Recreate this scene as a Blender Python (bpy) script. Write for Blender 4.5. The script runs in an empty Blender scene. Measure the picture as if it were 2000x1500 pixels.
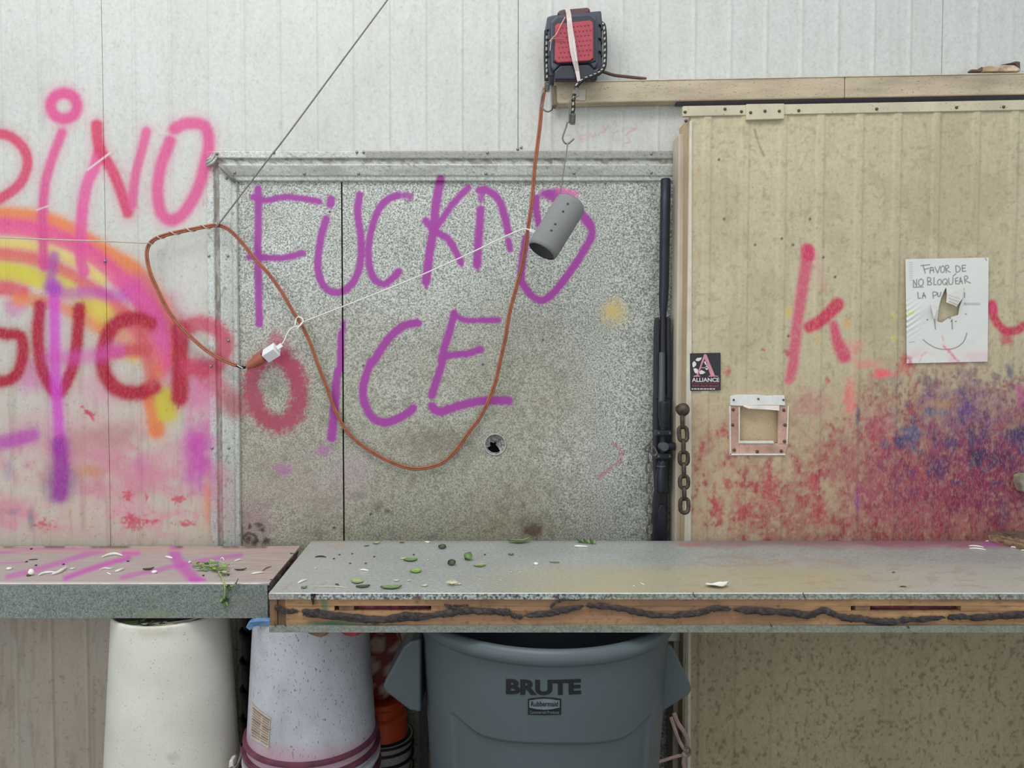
import bpy, math, random
import numpy as np
from mathutils import Vector, Matrix

random.seed(7)
rng = np.random.RandomState(11)
SC = bpy.context.scene
COL = SC.collection
PI = math.pi

# ------------------------------------------------------------------ camera
F, PX, PY, CAMZ, TH = 1445.0, 930.0, 750.0, 1.37, math.radians(2.0)
cam = bpy.data.cameras.new('camera')
cam.sensor_width = 36.0
cam.lens = F / 2000.0 * 36.0
cam.shift_x = (1000.0 - PX) / 2000.0
cam.clip_start = 0.05
camo = bpy.data.objects.new('camera', cam)
camo.location = (0, 0, CAMZ)
camo.rotation_euler = (PI / 2 - TH, 0, 0)
COL.objects.link(camo)
SC.camera = camo

# ------------------------------------------------------------------ light
w = bpy.data.worlds.new('hall_light')
SC.world = w
w.use_nodes = True
w.node_tree.nodes['Background'].inputs[0].default_value = (0.90, 0.96, 1.0, 1)
w.node_tree.nodes['Background'].inputs[1].default_value = 0.80

def area(name, loc, target, sx, sy, power, color):
    l = bpy.data.lights.new(name, 'AREA')
    l.shape = 'RECTANGLE'
    l.size, l.size_y, l.energy, l.color = sx, sy, power, color
    o = bpy.data.objects.new(name, l)
    o.location = loc
    d = Vector(target) - Vector(loc)
    o.rotation_euler = d.to_track_quat('-Z', 'Y').to_euler()
    COL.objects.link(o)
    return o
area('hall_lamp', (-0.5, 0.35, 3.7), (0.0, 1.4, 1.2), 2.6, 1.0, 46, (1.0, 0.985, 0.95))
area('added_side_light', (-3.2, -2.2, 2.2), (0.3, 2.0, 1.2), 2.2, 2.2, 32, (0.90, 0.96, 1.0))  # unseen lamp added on the left, side light to bring out the ribs
SC.view_settings.view_transform = 'Standard'
SC.view_settings.look = 'None'
SC.view_settings.gamma = 1.0
SC.view_settings.use_curve_mapping = False
SC.view_settings.exposure = 0.0

# ------------------------------------------------------------------ pixel <-> world
ct, st = math.cos(TH), math.sin(TH)
def ray(px, py):
    u, v = (px - PX) / F, (PY - py) / F
    return u, ct + v * st, -st + v * ct
def at(px, py, Y):
    a, b, c = ray(px, py)
    t = Y / b
    return Vector((a * t, Y, CAMZ + c * t))
def on_z(px, py, z):
    a, b, c = ray(px, py)
    t = (z - CAMZ) / c
    return Vector((a * t, b * t, z))
def project(P):
    x, y, z = P[..., 0], P[..., 1], P[..., 2] - CAMZ
    d = y * ct - z * st
    up = y * st + z * ct
    return PX + F * x / d, PY - F * up / d
def X(px, Y, py=700):
    return at(px, py, Y).x
def Z(py, Y):
    return at(930, py, Y).z

YW, YG, YD, YDB = 2.08, 2.095, 1.95, 2.06
YR0 = 1.49                       # front of the right bench
zR = Z(1158.5, YR0)              # its top
YR1 = on_z(930, 1056.5, zR).y
YL0 = 1.71
zL = Z(1139, YL0)
YL1 = on_z(300, 1066.5, zL).y
print('benches', zR, YR1, zL, YL1)

# ------------------------------------------------------------------ colour + noise
def lin(c):
    c = np.asarray(c, dtype=float) / 255.0
    return np.where(c <= 0.04045, c / 12.92, ((c + 0.055) / 1.055) ** 2.4)
def rgba(c):
    l = lin(c)
    return (float(l[0]), float(l[1]), float(l[2]), 1.0)
_T = [np.random.RandomState(100 + i).rand(256, 256) for i in range(8)]
def vn(x, y, seed=0):
    x = x + seed * 37.31
    y = y + seed * 17.77
    xi, yi = np.floor(x).astype(int), np.floor(y).astype(int)
    fx, fy = x - xi, y - yi
    fx, fy = fx * fx * (3 - 2 * fx), fy * fy * (3 - 2 * fy)
    T = _T[seed % 8]
    a, b = T[xi & 255, yi & 255], T[(xi + 1) & 255, yi & 255]
    c, d = T[xi & 255, (yi + 1) & 255], T[(xi + 1) & 255, (yi + 1) & 255]
    return (a * (1 - fx) + b * fx) * (1 - fy) + (c * (1 - fx) + d * fx) * fy
def fbm(x, y, seed=0, oct=4):
    s, a, t = 0.0, 1.0, 0.0
    for i in range(oct):
        s = s + a * vn(x * 2 ** i, y * 2 ** i, seed + i)
        t += a
        a *= 0.55
    return s / t
def ss(a, b, x):
    t = np.clip((x - a) / (b - a), 0, 1)
    return t * t * (3 - 2 * t)

# ------------------------------------------------------------------ painted surfaces (per-vertex paint, premultiplied)
class Surf:
    def __init__(s, P):
        s.P = P
        s.px, s.py = project(P)
        s.px, s.py = s.px.ravel(), s.py.ravel()
        n = s.px.size
        s.C, s.A = np.zeros((n, 3)), np.zeros(n)
    def over(s, a, col, idx=None):
        c = lin(col)
        a = np.clip(a, 0, 1)
        if idx is None:
            s.C = s.C * (1 - a[:, None]) + c * a[:, None]
            s.A = s.A * (1 - a) + a
        else:
            s.C[idx] = s.C[idx] * (1 - a[:, None]) + c * a[:, None]
            s.A[idx] = s.A[idx] * (1 - a) + a
    def stroke(s, pts, w, col, op=1.0, soft=4.0, rough=0.0, smooth=True, w2=None):
        pts = np.array(pts, dtype=float)
        p = catmull(pts, 5) if smooth and len(pts) > 2 else pts
        m = w * 0.5 + soft + rough + 4 + (w2 or 0)
        idx = np.where((s.px > p[:, 0].min() - m) & (s.px < p[:, 0].max() + m) &
                       (s.py > p[:, 1].min() - m) & (s.py < p[:, 1].max() + m))[0]
        if idx.size == 0:
            return
        x, y = s.px[idx], s.py[idx]
        D = np.full(idx.size, 1e9)
        n = len(p) - 1
        for i in range(max(n, 1)):
            a, b = p[i], p[min(i + 1, n)]
            ab = b - a
            L = (ab ** 2).sum() + 1e-9
            t = np.clip(((x - a[0]) * ab[0] + (y - a[1]) * ab[1]) / L, 0, 1)
            d = np.hypot(x - a[0] - t * ab[0], y - a[1] - t * ab[1])
            if w2 is not None:
                f = (i + t) / max(n, 1)
                d = d - (w2 - w) * 0.5 * f
            D = np.minimum(D, d)
        if rough:
            D = D + (fbm(x / 5.0, y / 5.0, 3, 3) - 0.5) * 2 * rough
        a = op * (1 - ss(w * 0.5 - soft, w * 0.5 + soft, D))
        s.over(a, col, idx)
    def blob(s, x0, y0, rx, ry, col, op=0.6, rough=0.6, nsc=12, power=1.0):
        m = 1.7
        idx = np.where((abs(s.px - x0) < rx * m) & (abs(s.py - y0) < ry * m))[0]
        if idx.size == 0:
            return
        x, y = s.px[idx], s.py[idx]
        d = np.hypot((x - x0) / rx, (y - y0) / ry) + (fbm(x / nsc, y / nsc, 5, 3) - 0.5) * rough
        s.over(op * (1 - ss(0.25, 1.25, d)) ** power, col, idx)

def catmull(p, n=6):
    out = []
    for i in range(len(p) - 1):
        p0, p1, p2, p3 = p[max(i - 1, 0)], p[i], p[i + 1], p[min(i + 2, len(p) - 1)]
        for k in range(n):
            t = k / n
            out.append(0.5 * ((2 * p1) + (p2 - p0) * t + (2 * p0 - 5 * p1 + 4 * p2 - p3) * t * t + (3 * p1 - p0 - 3 * p2 + p3) * t ** 3))
    out.append(p[-1])
    return np.array(out)

def wloc(o):
    v = Vector((0, 0, 0))
    while o:
        v += Vector(o.location)
        o = o.parent
    return v

def link(name, me, mat, parent=None, origin=None):
    o = bpy.data.objects.new(name, me)
    COL.objects.link(o)
    if mat:
        me.materials.append(mat)
    n = len(me.vertices)
    co = np.empty(n * 3, dtype=np.float32)
    me.vertices.foreach_get('co', co)
    co = co.reshape(-1, 3)
    if parent:
        o.parent = parent
        base = wloc(parent)
        if origin is not None:
            o.location = Vector(origin) - base
            base = Vector(origin)
    else:
        if origin is None:
            mn, mx = co.min(0), co.max(0)
            origin = ((mn[0] + mx[0]) / 2, (mn[1] + mx[1]) / 2, mn[2])
        o.location = origin
        base = Vector(origin)
    co -= np.array(base, dtype=np.float32)
    me.vertices.foreach_set('co', co.ravel())
    me.update()
    return o

def surf_obj(name, surfs, mat, parent=None, masks=None, skirt=None):
    """surfs: list of Surf whose P is (nu,nv,3); one mesh with the paint attribute"""
    V, Fc, C = [], [], []
    off = 0
    for k, s in enumerate(surfs):
        nu, nv = s.P.shape[:2]
        idx = np.arange(nu * nv).reshape(nu, nv)
        q = np.stack([idx[:-1, :-1], idx[1:, :-1], idx[1:, 1:], idx[:-1, 1:]], -1)
        if masks and masks[k] is not None:
            q = q[masks[k]]
        q = q.reshape(-1, 4) + off
        V.append(s.P.reshape(-1, 3))
        Fc.append(q)
        C.append(np.concatenate([s.C, s.A[:, None]], 1))
        n0 = nu * nv
        if skirt:
            b = np.concatenate([idx[:, 0], idx[-1, 1:], idx[-2::-1, -1], idx[0, -2:0:-1]])
            b0 = s.P.reshape(-1, 3)[b]
            m = len(b)
            V += [b0, b0 + np.array(skirt)]
            cb = C[-1][b]
            C += [cb, cb]
            i = np.arange(m)
            j = (i + 1) % m
            q0 = n0 + off
            Fc.append(np.stack([q0 + j, q0 + i, q0 + m + i, q0 + m + j], -1))
            n0 += 2 * m
        off += n0
    V, Fc, C = np.concatenate(V), np.concatenate(Fc), np.concatenate(C)
    me = bpy.data.meshes.new(name)
    me.vertices.add(len(V))
    me.vertices.foreach_set('co', V.astype(np.float32).ravel())
    me.loops.add(Fc.size)
    me.loops.foreach_set('vertex_index', Fc.astype(np.int32).ravel())
    me.polygons.add(len(Fc))
    me.polygons.foreach_set('loop_start', np.arange(0, Fc.size, 4, dtype=np.int32))
    me.polygons.foreach_set('use_smooth', np.ones(len(Fc), dtype=bool))
    me.update(calc_edges=True)
    a = me.attributes.new('Paint', 'FLOAT_COLOR', 'POINT')
    a.data.foreach_set('color', C.astype(np.float32).ravel())
    me.validate()
    return link(name, me, mat, parent)

# ------------------------------------------------------------------ mesh builder
class MB:
    def __init__(s):
        s.v, s.f, s.c = [], [], []
    def add(s, vs, fs, col=None):
        o = len(s.v)
        s.v += [tuple(v) for v in vs]
        s.f += [tuple(i + o for i in f) for f in fs]
        s.c += [col] * len(vs)
        return s
    def box(s, x0, x1, y0, y1, z0, z1):
        return s.hexa([(x0, y0, z0), (x1, y0, z0), (x1, y1, z0), (x0, y1, z0), (x0, y0, z1), (x1, y0, z1), (x1, y1, z1), (x0, y1, z1)])
    def hexa(s, v):
        return s.add(v, [(3, 2, 1, 0), (4, 5, 6, 7), (0, 1, 5, 4), (1, 2, 6, 5), (2, 3, 7, 6), (3, 0, 4, 7)])
    def prism(s, front, back):
        n = len(front)
        fs = [tuple(range(n)), tuple(range(2 * n - 1, n - 1, -1))]
        for i in range(n):
            j = (i + 1) % n
            fs.append((i, i + n, j + n, j))
        return s.add(list(front) + list(back), fs)
    def pprism(s, poly, Y0, Y1, shrink=0.0):
        """polygon in photo pixels standing at depth Y0, extruded straight back to Y1"""
        fr = [at(x, y, Y0) for x, y in poly]
        bk = [Vector((p.x, Y1, p.z)) for p in fr]
        if shrink:
            c = sum(fr, Vector()) / len(fr)
            fr = [p + (Vector((c.x, p.y, c.z)) - p) * shrink for p in fr]
        ar = sum(fr[i].x * fr[(i + 1) % len(fr)].z - fr[(i + 1) % len(fr)].x * fr[i].z for i in range(len(fr)))
        if ar < 0:
            fr.reverse(); bk.reverse()
        return s.prism(fr, bk)
    def tube(s, path, r, n=8, closed=False, cap=True, flat=1.0, colf=None):
        P = [Vector(p) for p in path]
        m = len(P)
        rr = r if hasattr(r, '__len__') else [r] * m
        tang = []
        for i in range(m):
            a = P[(i - 1) % m] if (closed or i > 0) else P[i]
            b = P[(i + 1) % m] if (closed or i < m - 1) else P[i]
            t = (b - a)
            tang.append(t.normalized() if t.length > 1e-9 else Vector((0, 0, 1)))
        ref = Vector((0, 1, 0)) if abs(tang[0].y) < 0.9 else Vector((1, 0, 0))
        u = (ref - tang[0] * ref.dot(tang[0])).normalized()
        vs, cs = [], []
        L = 0
        for i in range(m):
            u = (u - tang[i] * u.dot(tang[i]))
            u = u.normalized() if u.length > 1e-6 else tang[i].orthogonal().normalized()
            v = tang[i].cross(u)
            if i:
                L += (P[i] - P[i - 1]).length
            for k in range(n):
                a = 2 * PI * k / n
                vs.append(P[i] + u * (math.cos(a) * rr[i] * flat) + v * (math.sin(a) * rr[i]))
                cs.append(colf(L, a) if colf else None)
        fs = []
        for i in range(m if closed else m - 1):
            for k in range(n):
                a, b = i * n + k, i * n + (k + 1) % n
                c, d = ((i + 1) % m) * n + (k + 1) % n, ((i + 1) % m) * n + k
                fs.append((a, b, c, d))
        if cap and not closed:
            fs.append(tuple(range(n - 1, -1, -1)))
            fs.append(tuple(range((m - 1) * n, m * n)))
        o = len(s.v)
        s.add(vs, fs)
        s.c[o:] = cs
        return s
    def lathe(s, prof, c, n=32, M=None, cap=False):
        """prof: (r, h) list; axis z through c, or through matrix M"""
        vs = []
        for r, h in prof:
            for k in range(n):
                a = 2 * PI * k / n
                p = Vector((r * math.cos(a), r * math.sin(a), h))
                vs.append((M @ p if M else p) + Vector(c))
        fs = []
        for i in range(len(prof) - 1):
            for k in range(n):
                fs.append((i * n + k, i * n + (k + 1) % n, (i + 1) * n + (k + 1) % n, (i + 1) * n + k))
        if cap:
            fs.append(tuple(range(n - 1, -1, -1)))
            fs.append(tuple(range((len(prof) - 1) * n, len(prof) * n)))
        return s.add(vs, fs)
    def build(s, name, mat, parent=None, smooth=False, bevel=0, origin=None, segs=2, auto=None):
        me = bpy.data.meshes.new(name)
        me.from_pydata(s.v, [], s.f)
        if any(c is not None for c in s.c):
            a = me.attributes.new('Paint', 'FLOAT_COLOR', 'POINT')
            a.data.foreach_set('color', np.array([c if c is not None else (0, 0, 0, 0) for c in s.c], dtype=np.float32).ravel())
        if smooth:
            me.polygons.foreach_set('use_smooth', [True] * len(me.polygons))
        me.update()
        o = link(name, me, mat, parent, origin)
        if smooth and auto:
            me.set_sharp_from_angle(angle=math.radians(auto))
        if bevel:
            b = o.modifiers.new('bevel', 'BEVEL')
            b.width, b.segments, b.limit_method = bevel, segs, 'ANGLE'
        return o

def empty(name, loc):
    o = bpy.data.objects.new(name, None)
    o.empty_display_size = 0.05
    o.location = loc
    COL.objects.link(o)
    return o
def tag(o, label, cat, group=None, kind=None):
    o['label'], o['category'] = label, cat
    if group: o['group'] = group
    if kind: o['kind'] = kind
    return o
def struct(o, label=None):
    o['kind'] = 'structure'
    if label: o['label'] = label
    return o
def dup(o, parent, loc=None, name=None):
    c = o.copy()
    COL.objects.link(c)
    c.parent = parent
    if loc is not None: c.location = loc
    return c

# ------------------------------------------------------------------ materials
def new_mat(name):
    m = bpy.data.materials.new(name)
    m.use_nodes = True
    nt = m.node_tree
    return m, nt, nt.nodes['Principled BSDF']
def N(nt, t, **kw):
    n = nt.nodes.new(t)
    for k, v in kw.items():
        if k.startswith('i_'):
            n.inputs[k[2:].replace('_', ' ')].default_value = v
        else:
            setattr(n, k, v)
    return n
def ramp(nt, src, stops):
    r = nt.nodes.new('ShaderNodeValToRGB')
    e = r.color_ramp.elements
    while len(e) < len(stops):
        e.new(0.5)
    for i, (p, c) in enumerate(stops):
        e[i].position = p
        e[i].color = c if len(c) == 4 else (*c, 1)
    nt.links.new(src, r.inputs[0])
    return r.outputs[0]
def mixc(nt, fac, a, b, mode='MIX'):
    m = nt.nodes.new('ShaderNodeMix')
    m.data_type = 'RGBA'
    m.blend_type = mode
    for sock, v in ((m.inputs[0], fac), (m.inputs[6], a), (m.inputs[7], b)):
        if isinstance(v, (int, float)): sock.default_value = v
        elif isinstance(v, tuple): sock.default_value = v
        else: nt.links.new(v, sock)
    return m.outputs[2]
def coords(nt, scale=(1, 1, 1)):
    g = nt.nodes.new('ShaderNodeNewGeometry')
    mp = nt.nodes.new('ShaderNodeMapping')
    tc = nt.nodes.new('ShaderNodeTexCoord')
    nt.links.new(tc.outputs['Object'], mp.inputs[0])
    mp.inputs['Scale'].default_value = scale
    return mp.outputs[0]
def noise(nt, vec, scale, detail=3, rough=0.55):
    n = nt.nodes.new('ShaderNodeTexNoise')
    n.inputs['Scale'].default_value = scale
    n.inputs['Detail'].default_value = detail
    n.inputs['Roughness'].default_value = rough
    nt.links.new(vec, n.inputs['Vector'])
    return n.outputs['Fac']
def bump(nt, bs, h, strength, dist=0.002, normal=None):
    b = nt.nodes.new('ShaderNodeBump')
    b.inputs['Strength'].default_value = strength
    b.inputs['Distance'].default_value = dist
    nt.links.new(h, b.inputs['Height'])
    nt.links.new(b.outputs[0], bs.inputs['Normal'])
def paint_over(nt, base, worn=None):
    """base*(1-a) + premultiplied paint; worn: fine coverage factor of the paint"""
    at_ = nt.nodes.new('ShaderNodeAttribute')
    at_.attribute_name = 'Paint'
    al, col = at_.outputs['Alpha'], at_.outputs['Color']
    if worn is not None:
        mu = nt.nodes.new('ShaderNodeMath')
        mu.operation = 'MULTIPLY'
        nt.links.new(al, mu.inputs[0])
        nt.links.new(worn, mu.inputs[1])
        al = mu.outputs[0]
        col = mixc(nt, 1.0, col, worn, 'MULTIPLY')
    k = mixc(nt, al, base, (0, 0, 0, 1))
    return mixc(nt, 1.0, k, col, 'ADD'), al

def plain(name, c, rough=0.55, metal=0.0, var=0.12, scale=30, stretch=(1, 1, 1), bmp=0.0, bscale=None, speck=0.0, speck_c=(60, 50, 40), paint=False, spscale=260, spec=0.5):
    m, nt, bs = new_mat(name)
    v = coords(nt, stretch)
    n1 = noise(nt, v, scale, 4)
    l = lin(c)
    lo, hi = np.clip(l * (1 - var * 1.6), 0, 1), np.clip(l * (1 + var * 1.2), 0, 1)
    col = ramp(nt, n1, [(0.3, tuple(lo)), (0.7, tuple(hi))])
    if speck:
        n2 = noise(nt, v, spscale, 2)
        k = ramp(nt, n2, [(0.70 - speck * 0.1, (0, 0, 0)), (0.76 - speck * 0.1, (1, 1, 1))])
        col = mixc(nt, k, col, rgba(speck_c))
    if paint:
        col, al = paint_over(nt, col)
    nt.links.new(col, bs.inputs['Base Color'])
    bs.inputs['Roughness'].default_value = rough
    bs.inputs['Metallic'].default_value = metal
    bs.inputs['Specular IOR Level'].default_value = spec
    if bmp:
        bump(nt, bs, noise(nt, v, bscale or scale * 4, 3), bmp)
    return m

def galv(name, lo=(108, 112, 108), hi=(224, 226, 219), scale=235, metal=0.2, rough=0.42, bmp=0.35, mid=0.5, wid=0.16, tone=None):
    m, nt, bs = new_mat(name)
    v = coords(nt)
    n1 = noise(nt, v, scale, 2.5, 0.6)
    n2 = noise(nt, v, 5, 3)
    c = ramp(nt, n1, [(mid - wid, rgba(lo)), (mid + wid, rgba(hi))])
    c2 = ramp(nt, n2, [(0.35, (0.86, 0.86, 0.84)), (0.65, (1, 1, 1))])
    c = mixc(nt, 1.0, c, c2, 'MULTIPLY')
    c, al = paint_over(nt, c)
    nt.links.new(c, bs.inputs['Base Color'])
    inv = N(nt, 'ShaderNodeMath', operation='SUBTRACT')
    inv.inputs[0].default_value = 1.0
    nt.links.new(al, inv.inputs[1])
    mu = N(nt, 'ShaderNodeMath', operation='MULTIPLY')
    mu.inputs[1].default_value = metal
    nt.links.new(inv.outputs[0], mu.inputs[0])
    nt.links.new(mu.outputs[0], bs.inputs['Metallic'])
    bs.inputs['Roughness'].default_value = rough
    if bmp:
        bump(nt, bs, n1, bmp, 0.0012)
    return m

def coated(name, c, grain=0.05, rough=0.55, bmp=0.2, speck=(120, 105, 85), spk=0.3, wear=.93):
    """painted embossed sheet metal: fine mottling, dirt specks, paint attribute"""
    m, nt, bs = new_mat(name)
    v = coords(nt)
    n1 = noise(nt, v, 110, 3, 0.6)
    n2 = noise(nt, coords(nt, (1, 1, 0.55)), 120, 4, 0.65)
    n3 = noise(nt, v, 4, 4)
    l = lin(c)
    col = ramp(nt, n1, [(0.35, tuple(l * (1 - grain))), (0.65, tuple(np.clip(l * (1 + grain), 0, 1)))])
    k = ramp(nt, n2, [(0.66, (0, 0, 0)), (0.74, (spk, spk, spk))])
    col = mixc(nt, k, col, rgba(speck))
    col = mixc(nt, 1.0, col, ramp(nt, n3, [(0.35, (0.93, 0.93, 0.92)), (0.65, (1, 1, 1))]), 'MULTIPLY')
    n5 = noise(nt, coords(nt, (1, 1, .4)), 210, 4, 0.7)
    col, al = paint_over(nt, col, ramp(nt, n5, [(0.40, (wear, wear, wear)), (0.52, (1, 1, 1))]))
    # specks of grain come through the paint
    k2 = ramp(nt, n2, [(0.30, (0.80, 0.78, 0.76)), (0.44, (1, 1, 1))])
    col = mixc(nt, 0.6, col, k2, 'MULTIPLY')
    nt.links.new(col, bs.inputs['Base Color'])
    bs.inputs['Roughness'].default_value = rough
    bs.inputs['Specular IOR Level'].default_value = 0.28
    bump(nt, bs, n1, bmp, 0.0012)
    return m

M_wall = coated('white_wall_sheet', (206, 207, 203))
M_door = coated('beige_door_sheet', (197, 186, 157), grain=0.07, speck=(105, 88, 62), spk=0.55, bmp=0.3, wear=.80)
M_galv = galv('galvanised_sheet')
M_frame = galv('galvanised_frame', (178, 182, 176), (216, 219, 212), 200, 0.12, 0.42, 0.06)
M_bench = galv('bench_sheet', (158, 165, 163), (186, 190, 186), 120, 0.2, 0.42, 0.06)
M_lip = galv('bench_lip', (70, 78, 78), (205, 212, 210), 170, 0.35, 0.45, 0.5, 0.5, 0.12)
M_front = galv('bench_front_sheet', (104, 112, 108), (156, 164, 158), 270, 0.3, 0.5, 0.3)
M_veneer = plain('worn_bench_top', (176, 160, 152), 0.7, 0, 0.1, 14, (1, 5, 1), 0.15, 90, paint=True)
M_beige = plain('beige_trim', (190, 168, 134), 0.6, 0, 0.12, 9, bmp=0.1, speck=0.3, speck_c=(95, 75, 55))
M_rail = plain('stained_rail_paint', (187, 172, 147), 0.6, 0, 0.2, 9, (0.5, 1, 2.2), 0.15, 60, speck=0.5, speck_c=(100, 78, 58))
M_dark = plain('dark_void', (22, 22, 24), 0.8)
M_track = plain('dark_track', (52, 50, 66), 0.5)
M_gasket = plain('dirty_gasket', (196, 184, 165), 0.7, 0, 0.18, 12, (1, 1, 0.3))
M_screw = plain('screw_metal', (150, 152, 148), 0.35, 0.7)
M_rustscrew = plain('rusty_screw', (96, 76, 62), 0.6, 0.3)
M_white = plain('white_plastic', (232, 234, 236), 0.35, var=0.02)
M_cable = plain('white_cable', (228, 224, 218), 0.45, var=0.03)
M_cord = plain('orange_brown_cord', (158, 92, 66), 0.5, var=0.15, scale=60)
M_plug = plain('brown_plug', (160, 92, 68), 0.45, var=0.08)
M_cordd = plain('dark_brown_cord', (92, 64, 56), 0.55)
M_wire = plain('steel_wire', (138, 134, 126), 0.35, 0.6, 0.1)
M_wirel = plain('pale_wire', (190, 182, 168), 0.5, 0.2, 0.08)
M_silver = plain('bright_steel', (190, 188, 182), 0.3, 0.85, 0.08)
M_rust = plain('rusty_iron', (84, 72, 66), 0.55, 0.55, 0.3, 90)
M_attr = plain('woven_cord', (20, 20, 22), 0.7, paint=True)
M_black = plain('black_gunmetal', (38, 42, 52), 0.38, 0.3, 0.1)
M_black2 = plain('black_polymer', (30, 32, 40), 0.55, 0, 0.12)
M_gun = plain('grey_gunmetal', (92, 96, 102), 0.35, 0.5, 0.12)
M_slate = plain('slate_plastic', (62, 66, 82), 0.4, 0, 0.08)
M_navy = plain('navy_plastic', (32, 36, 48), 0.4, 0, 0.08)
M_red = plain('faded_red_plastic', (166, 58, 74), 0.45, 0, 0.1, 30)
M_maroon = plain('maroon_grip', (88, 60, 64), 0.55, 0, 0.1)
M_strap = plain('white_strap', (206, 190, 186), 0.6, 0, 0.08)
M_tape = plain('clear_tape', (196, 186, 170), 0.2, 0, 0.05)
M_speaker = plain('grey_fabric', (134, 134, 134), 0.9, 0, 0.12, 500, bmp=0.5, bscale=900)
M_speakerd = plain('speaker_end', (62, 62, 64), 0.7)
M_wood = plain('raw_wood', (178, 138, 98), 0.75, 0, 0.22, 7, (0.6, 1, 9), 0.2, 60, paint=True)
M_woodd = plain('dark_wood', (122, 92, 68), 0.8, 0, 0.25, 10, (4, 1, 1), 0.2, 60)
M_foam = plain('dark_caulk', (66, 57, 57), 0.85, 0, 0.3, 90, bmp=0.8, bscale=160)
M_bark = plain('wood_scrap_top', (104, 84, 74), 0.85, 0, 0.35, 12, (1, 6, 6), 0.6, 70)
M_barke = plain('wood_scrap_edge', (142, 116, 90), 0.85, 0, 0.45, 40, (1, 1, 4), 0.8, 120)
M_can = plain('grey_bin_plastic', (86, 96, 100), 0.42, 0, 0.05, 6, bmp=0.12, bscale=500)
M_print = plain('black_print', (20, 22, 26), 0.6, 0, 0.1)
M_printg = plain('grey_print', (112, 122, 128), 0.6, 0, 0.05)
M_bucket = plain('ivory_bucket', (222, 220, 209), 0.4, 0, 0.05, 9, bmp=0.04, speck=0.35, speck_c=(150, 140, 120), paint=True)
M_bucket2 = plain('stained_white_bucket', (190, 190, 197), 0.45, 0, 0.11, 12, (1, 1, 0.5), 0.05, 90, speck=0.7, speck_c=(120, 110, 115), paint=True)
M_brim = plain('maroon_stained_brim', (112, 58, 76), 0.55, 0, 0.25, 30)
M_orange = plain('orange_bucket', (196, 72, 36), 0.45, 0, 0.08)
M_blackb = plain('black_bucket', (26, 26, 29), 0.5, 0, 0.15)
M_bag = plain('red_print_bag', (132, 62, 56), 0.6, 0, 0.1, paint=True)
M_blue = plain('blue_foil', (110, 150, 190), 0.35, 0.1, 0.25, 40)
M_brownp = plain('brown_paper', (140, 112, 82), 0.7, 0, 0.2, 40)
M_redfoil = plain('red_foil', (176, 38, 58), 0.35, 0.1, 0.2, 60)
M_twine = plain('pink_twine', (186, 158, 150), 0.65, 0, 0.12, 40)
M_paper = plain('white_paper', (221, 222, 217), 0.75, 0, 0.02, 10, paint=True)
M_sticker = plain('sticker_black', (42, 42, 48), 0.45, 0, 0.15, 20)
M_stw = plain('sticker_white', (222, 214, 216), 0.5, 0, 0.04)
M_stp = plain('sticker_pink', (205, 138, 152), 0.5, 0, 0.12, 60)
M_str = plain('sticker_red', (150, 66, 78), 0.5, 0, 0.1)
M_plate = plain('worn_white_plate', (222, 222, 218), 0.5, 0, 0.06, 40, speck=0.5, speck_c=(150, 140, 130))
M_shred = plain('white_shred', (236, 235, 226), 0.5, 0, 0.03)
M_leaf = plain('green_leaf', (112, 142, 86), 0.5, 0, 0.2, 60)
M_leafb = plain('bright_green_leaf', (136, 182, 62), 0.5, 0, 0.15, 60)
M_leafp = plain('pale_green_leaf', (158, 176, 122), 0.55, 0, 0.12, 60)
M_leafd = plain('dark_green_leaf', (70, 88, 60), 0.55, 0, 0.2, 60)
M_ivory = plain('pale_scrap', (206, 202, 172), 0.6, 0, 0.08, 60)
M_dry = plain('dry_brown_leaf', (92, 72, 52), 0.75, 0, 0.3, 60)
M_crumb = plain('dark_crumb', (62, 52, 46), 0.8, 0, 0.2, 60)
M_scrap = plain('tan_board_scrap', (182, 158, 126), 0.75, 0, 0.2, 40)
M_frame2 = plain('galvanised_plain', (176, 181, 176), 0.42, 0.2, 0.12, 150)
M_bucketp = plain('ivory_plastic', (214, 212, 200), 0.4, 0, 0.05, 9)
M_bucket2p = plain('white_plastic_rib', (196, 194, 200), 0.45, 0, 0.07, 12)
M_bright = plain('edge_highlight', (222, 220, 214), 0.35, 0.1, 0.1, 60)  # pale colour paints in the highlight along the benches' bent metal edge
M_hook = plain('dull_hook_steel', (112, 110, 104), 0.4, 0.4, 0.15, 60)
M_chain = plain('grey_chain_steel', (104, 101, 95), 0.35, 0.3, 0.2, 120)
M_floor = plain('concrete_floor', (120, 116, 108), 0.8, 0, 0.15, 4, bmp=0.1)

# ------------------------------------------------------------------ graffiti, given in photo pixels, laid on whichever surface they hit
PINK, ROSE, MAG, PURP, RED = (212, 80, 140), (204, 54, 98), (196, 56, 168), (160, 58, 156), (170, 22, 52)
def z1(p): return [(x * .35, y * .35) for x, y in p]
def z2(p): return [(x * .4, 480 + y * .4) for x, y in p]
def z3(p): return [(400 + x * .3, 280 + y * .3) for x, y in p]
def z4(p): return [(900 + x * .25, 280 + y * .25) for x, y in p]
def z5(p): return [(400 + x * .45, 650 + y * .45) for x, y in p]
def zd(p): return [(1300 + x * .36667, 450 + y * .36667) for x, y in p]

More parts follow.
